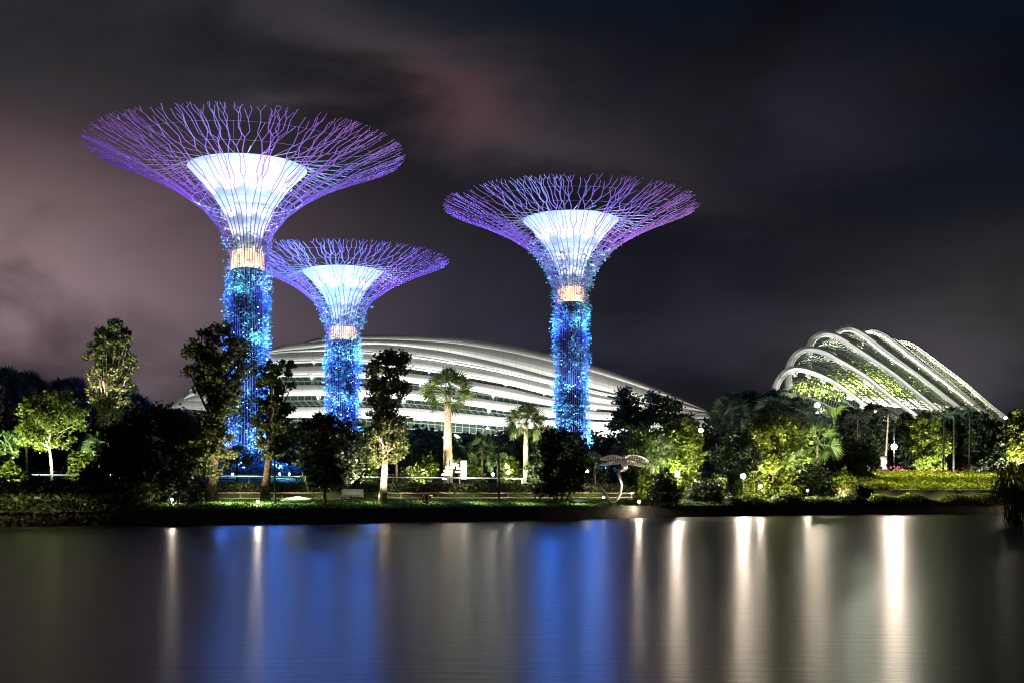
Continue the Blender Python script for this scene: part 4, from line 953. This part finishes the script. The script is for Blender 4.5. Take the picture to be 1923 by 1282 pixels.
# step lights
for k in range(6):
    px_, py_ = 800 + k * 2.3, 912 + k * 4.4; D_ = 117 - k * 1.6; c = P(px_, py_, D_)
    g = MB(); g.box(c, (.24, .12, .09)); tag(g.build('step_light', mat('step light', (1, .8, .6), .4, emit=(1, .66, .4), estr=4) if k == 0 else bpy.data.materials['step light'], origin=tuple(c)),
        ('topmost', 'second from the top', 'third from the top', 'fourth from the top', 'fifth from the top', 'lowest')[k] + ' of the six small orange step lights', 'step light', 'orange step lights')
# steps that carry them
g = MB()
for k in range(6):
    c = P(806 + k * 2.6, 915 + k * 4.4, 117.4 - k * 1.6); g.box((c.x + .2, c.y + .3, c.z - .25), (3.4, 1.5, .5))
tag(g.build('steps', m_wall), 'short flight of stone steps down to the lawn', 'steps')

# ------------------------------------------------------------------ bench, lifebuoy, boulders, signs, stone, bollards
x0 = P(661, 938, 97.5).x; D_ = 97.5; zb = gz(x0, D_)
r = empty('park_bench', (x0, D_, zb), 'pale park bench with curved arms standing on the lawn', 'bench')
m_bench = mat('pale bench slats', (.42, .44, .36), .6, .3)
g = MB()
for k in range(4): g.box((x0, D_ - .28 + k * .14, zb + .45), (1.75, .11, .04))
g.build('seat', m_bench, r)
g = MB()
for k in range(5): g.box((x0, D_ + .24 + k * .03, zb + .55 + k * .1), (1.75, .03, .085))
g.build('backrest', m_bench, r)
for sx in (-.82, .82):
    for sy in (-.26, .24):
        g = MB(); g.tube([(x0 + sx, D_ + sy, zb - .02), (x0 + sx, D_ + sy, zb + .45)], .025, 6); g.build('leg', m_black, r)
    g = MB(); g.tube([(x0 + sx, D_ - .3, zb + .45), (x0 + sx, D_ - .32, zb + .6), (x0 + sx, D_ - .2, zb + .68), (x0 + sx, D_ + .1, zb + .7), (x0 + sx, D_ + .28, zb + .66)], .022, 6); g.build('armrest', m_black, r)
x0 = P(796, 940, 92.8).x; D_ = yb(x0) + .7; zb = gz(x0, D_)
r = empty('lifebuoy', (x0, D_, zb), 'lifebuoy ring hanging on a short post at the lawn edge', 'lifebuoy')
cz = P(796, 935, D_).z
g = MB(); g.tube([(x0, D_ + .12, zb - .1), (x0, D_ + .12, cz + .2)], .06, 8); g.box((x0, D_ + .08, cz), (.22, .05, .4)); g.build('post', m_black, r)
g = MB(); g.tube([(x0 + .3 * math.cos(a), D_ - .02, cz + .3 * math.sin(a)) for a in np.linspace(0, 2 * math.pi, 25)], .075, 8, False); ring = g.build('ring', mat('faded red ring', (.16, .05, .035), .6, .3), r, True)
for a in (.8, 2.35, 3.9, 5.5):
    g = MB(); g.tube([(x0 + .3 * math.cos(a + q_), D_ - .02, cz + .3 * math.sin(a + q_)) for q_ in (-.13, 0, .13)], .08, 8); g.build('band', m_white, ring)
down((x0 + .2, D_ - .6, cz + 1.1), 12, WARM, .05)
def boulder(name, label, px, py, D, sx, sy, sz, m_, seed=0, cat='stone'):
    c = P(px, py, D); zb = gz(c.x, D); c = Vector((c.x, D, max(zb - .05, c.z if name == 'standing_stone' else zb - .05)))
    g = MB(); k = 20; rd = random.Random(seed); prof = []
    vs = []
    for i in range(11):
        ph = math.pi * i / 10 - math.pi / 2
        for j in range(k):
            t_ = 2 * math.pi * j / k; w_ = 1 + .12 * math.sin(3 * t_ + seed) + .08 * math.sin(5 * t_ + i) + .05 * rd.uniform(-1, 1)
            vs.append((c.x + sx * math.cos(ph) * math.cos(t_) * w_, c.y + sy * math.cos(ph) * math.sin(t_) * w_, c.z + sz * (.5 + .5 * math.sin(ph)) * (1 + .06 * rd.uniform(-1, 1))))
    g.add(vs, [[i * k + j, i * k + (j + 1) % k, (i + 1) * k + (j + 1) % k, (i + 1) * k + j] for i in range(10) for j in range(k)])
    return tag(g.build(name, m_, smooth=True, origin=tuple(c)), label, cat)
m_stone = mat('grey green stone', (.20, .22, .18), .85, .2, var=(.3, .32, .27), nscale=2, bump=.4)
boulder('boulder', 'long low pale green boulder lying on the lawn', 555, 940, 94.5, 1.25, .5, .5, m_stone, 1)
boulder('boulder', 'dark flat oval boulder left of the sculpture', 1088, 938, 108.5, .95, .5, .42, mat('dark stone', (.03, .03, .035), .7, .3), 2)
boulder('boulder', 'large pale boulder at the right end of the flower beds', 1893, 925, 150, 1.5, 1.2, 2.4, mat('pale boulder', (.3, .26, .2), .9, .2, var=(.45, .39, .3), nscale=1.2, bump=.6), 3)
# twisted white standing stone
g = MB(); c0 = P(1660, 887, 158)
g.tube([c0 + Vector((0, 0, -.6)), c0 + Vector((.15, 0, .3)), c0 + Vector((-.12, 0, .9)), c0 + Vector((.05, 0, 1.5)), c0 + Vector((-.25, 0, 1.9)), c0 + Vector((.35, 0, 2.15))], [.45, .5, .36, .5, .42, .12], 9)
tag(g.build('standing_stone', mat('white stone', (.7, .64, .6), .8, .2, var=(.4, .34, .32), nscale=2.5, bump=.9), smooth=True, origin=tuple(c0)), 'twisted white rock standing at the left end of the flower beds', 'stone')
upward(c0 + Vector((-.3, -2.0, .35)), 900, WHITE, .1)
# sign boards
c0 = P(856, 895, 119); zb = gz(c0.x, c0.y)
r = empty('sign_board', (c0.x, c0.y, zb), 'cluster of white glowing sign strips beside the thick palm trunk', 'sign')
g = MB(); g.tube([(c0.x - .6, c0.y, zb), (c0.x - .6, c0.y, c0.z + 1.7)], .05, 6); g.tube([(c0.x + .85, c0.y, zb), (c0.x + .85, c0.y, c0.z + 1.7)], .05, 6); g.build('post', m_black, r)
ms = mat('lit sign face', (.9, .85, .75), .5, emit=(1, .88, .7), estr=7)
for dx, dz, w_, h_ in ((-.9, .25, .9, .18), (-.75, .6, .8, .2), (-.55, .95, .85, .17), (-.2, 1.25, .6, .14), (-1.1, -.15, .35, .14), (.2, .5, .4, .14), (.25, .85, .35, .16), (.15, 1.15, .3, .14), (.78, .7, .55, 1.75)):
    g = MB(); g.box((c0.x + dx, c0.y - .1, c0.z + dz), (w_, .05, h_)); g.build('panel', ms, r)
# roof eave of a small pavilion at the right
c0 = P(1881, 818, 196); r = empty('pavilion', (c0.x + 3, c0.y, gz(c0.x + 3, c0.y)), 'dark upturned pavilion roof at the right behind the columnar trees', 'pavilion')
m_tile = mat('dark roof tile', (.05, .035, .035), .7, .3)
g = MB(); zc = c0.z; rows_ = []
for k, (w_, z_) in enumerate(((2.4, .15), (2.0, 0), (1.4, .3), (.7, .7), (.1, 1.2))):
    rows_.append([(c0.x + w_ * sx * (1), c0.y + w_ * sy, zc + z_ + (.45 if k == 0 and i % 2 == 0 else 0)) for i, (sx, sy) in enumerate(((-1, -1), (0, -.95), (1, -1), (.95, 0), (1, 1), (0, .95), (-1, 1), (-.95, 0), (-1, -1)))])
g.grid(rows_); g.build('roof', m_tile, r)
for sx in (-1, 1):
    for sy in (-1, 1):
        zq = gz(c0.x, c0.y); g = MB(); g.tube([(c0.x + 1.4 * sx, c0.y + 1.4 * sy, zq), (c0.x + 1.4 * sx, c0.y + 1.4 * sy, zc + .3)], .14, 8); g.build('column', m_tile, r)

# ------------------------------------------------------------------ winged sculpture
D_ = 110.5; m_br = mat('polished bronze', (.60, .54, .47), .32, .5, metal=.85, var=(.38, .33, .29), nscale=4)
c0 = P(1152, 941, D_); r = empty('sculpture', (c0.x, D_, gz(c0.x, D_)), 'bronze dragonfly sculpture with lacy wings on a bent stem', 'sculpture')
def V(px_, py_, dy=0): return P(px_, py_, D_) + Vector((0, dy, 0))
g = MB(); g.tube([V(1127, 914), V(1132, 920), V(1139, 930), V(1148, 941), V(1154, 942), V(1160, 936), V(1165, 926), V(1168, 911), V(1165, 898), V(1161, 889), V(1162, 884), V(1168, 882), V(1174, 881)],
       [.10, .17, .13, .12, .12, .13, .14, .13, .14, .15, .13, .13, .15], 10); g.build('tail', m_br, r, True)
g = MB(); g.tube([V(1174, 882), V(1173, 876), V(1172, 869), V(1171.5, 862), V(1171, 856)], [.18, .27, .3, .24, .16], 12); g.build('body', m_br, r, True)
g = MB(); g.tube([V(1171, 858), V(1171, 850), V(1171, 841)], [.2, .13, .01], 8); g.build('head', mat('dark blue bronze', (.03, .03, .12), .35, .5, metal=.6), r, True)
wings = [([(1171, 860), (1160, 855), (1148, 854), (1136, 857), (1126, 861)], [(1171, 863), (1160, 862), (1148, 862), (1136, 864), (1126, 862)], -.5),
         ([(1171, 866), (1160, 864), (1148, 865), (1136, 869), (1127, 872)], [(1171, 869), (1160, 870), (1148, 871), (1136, 873), (1127, 872)], .5),
         ([(1171, 860), (1182, 854), (1196, 855), (1208, 859), (1217, 865)], [(1171, 863), (1182, 862), (1196, 864), (1208, 867), (1217, 866)], -.5),
         ([(1171, 866), (1182, 864), (1196, 867), (1206, 871), (1213, 874)], [(1171, 869), (1182, 871), (1196, 873), (1206, 875), (1213, 874)], .5)]
for up_, lo_, dy in wings:
    a = resamp(up_, 22); b_ = resamp(lo_, 22); g = MB()
    A = [V(*p, dy * i / 21 - .25 * math.sin(math.pi * i / 21)) for i, p in enumerate(a)]; B = [V(*p, dy * i / 21 + .25 * math.sin(math.pi * i / 21)) for i, p in enumerate(b_)]
    g.tube(A, .045, 5); g.tube(B, .04, 5)
    for i in range(1, 21):
        
        if i % 2: continue
        g.tube([A[i], B[i]], .02, 4)
        if i < 20: g.tube([A[i], B[i + 1]], .018, 4); g.tube([B[i], A[i + 1]], .014, 4)
    for f in (.33, .66): g.tube([a_ * (1 - f) + b2 * f for a_, b2 in zip(A, B)], .02, 4)
    g.build('wing', m_br, r)
spot(V(1150, 938, -2.6), V(1170, 872), 380, (1, .86, .76), 90, .1, 'sculpture_light'); spot(V(1190, 935, -2.4), V(1172, 865), 420, (1, .86, .76), 90, .1, 'sculpture_light')

# ------------------------------------------------------------------ drooping reeds at the right edge, near water
g = MB(); rd = random.Random(4)
for k in range(90):
    px_ = 1903 + rd.gauss(0, 11); D_ = rd.uniform(84, 88); b0 = P(px_ + rd.uniform(-4, 6), rd.uniform(1050, 985), D_); b0.z = -.1
    h = rd.uniform(2.6, 5.4); dx = rd.uniform(-1.2, .9); pts = [b0, b0 + Vector((dx * .25, 0, h * .5)), b0 + Vector((dx * .7, rd.uniform(-.3, .3), h * .85)), b0 + Vector((dx * 1.2, rd.uniform(-.4, .4), h * .8)), b0 + Vector((dx * 1.5, 0, h * .5))]
    g.tube(pts, [.022, .02, .016, .012, .004], 3)
    for q_ in range(8):
        p_ = pts[2].lerp(pts[4], q_ / 8); w_ = Vector((.03, 0, 0)); g.add([p_ - w_, p_ + w_, p_ + Vector((rd.uniform(-.3, .3), 0, -rd.uniform(.3, .7)))], [[0, 1, 2]])
c0 = P(1903, 985, 86); c0.z = 0
tag(g.build('reeds', leafm('reed', (.04, .035, .012), (.08, .07, .025), (.14, .12, .05)), origin=tuple(c0)), 'clump of tall drooping reeds standing in the water at the right edge', 'reeds')
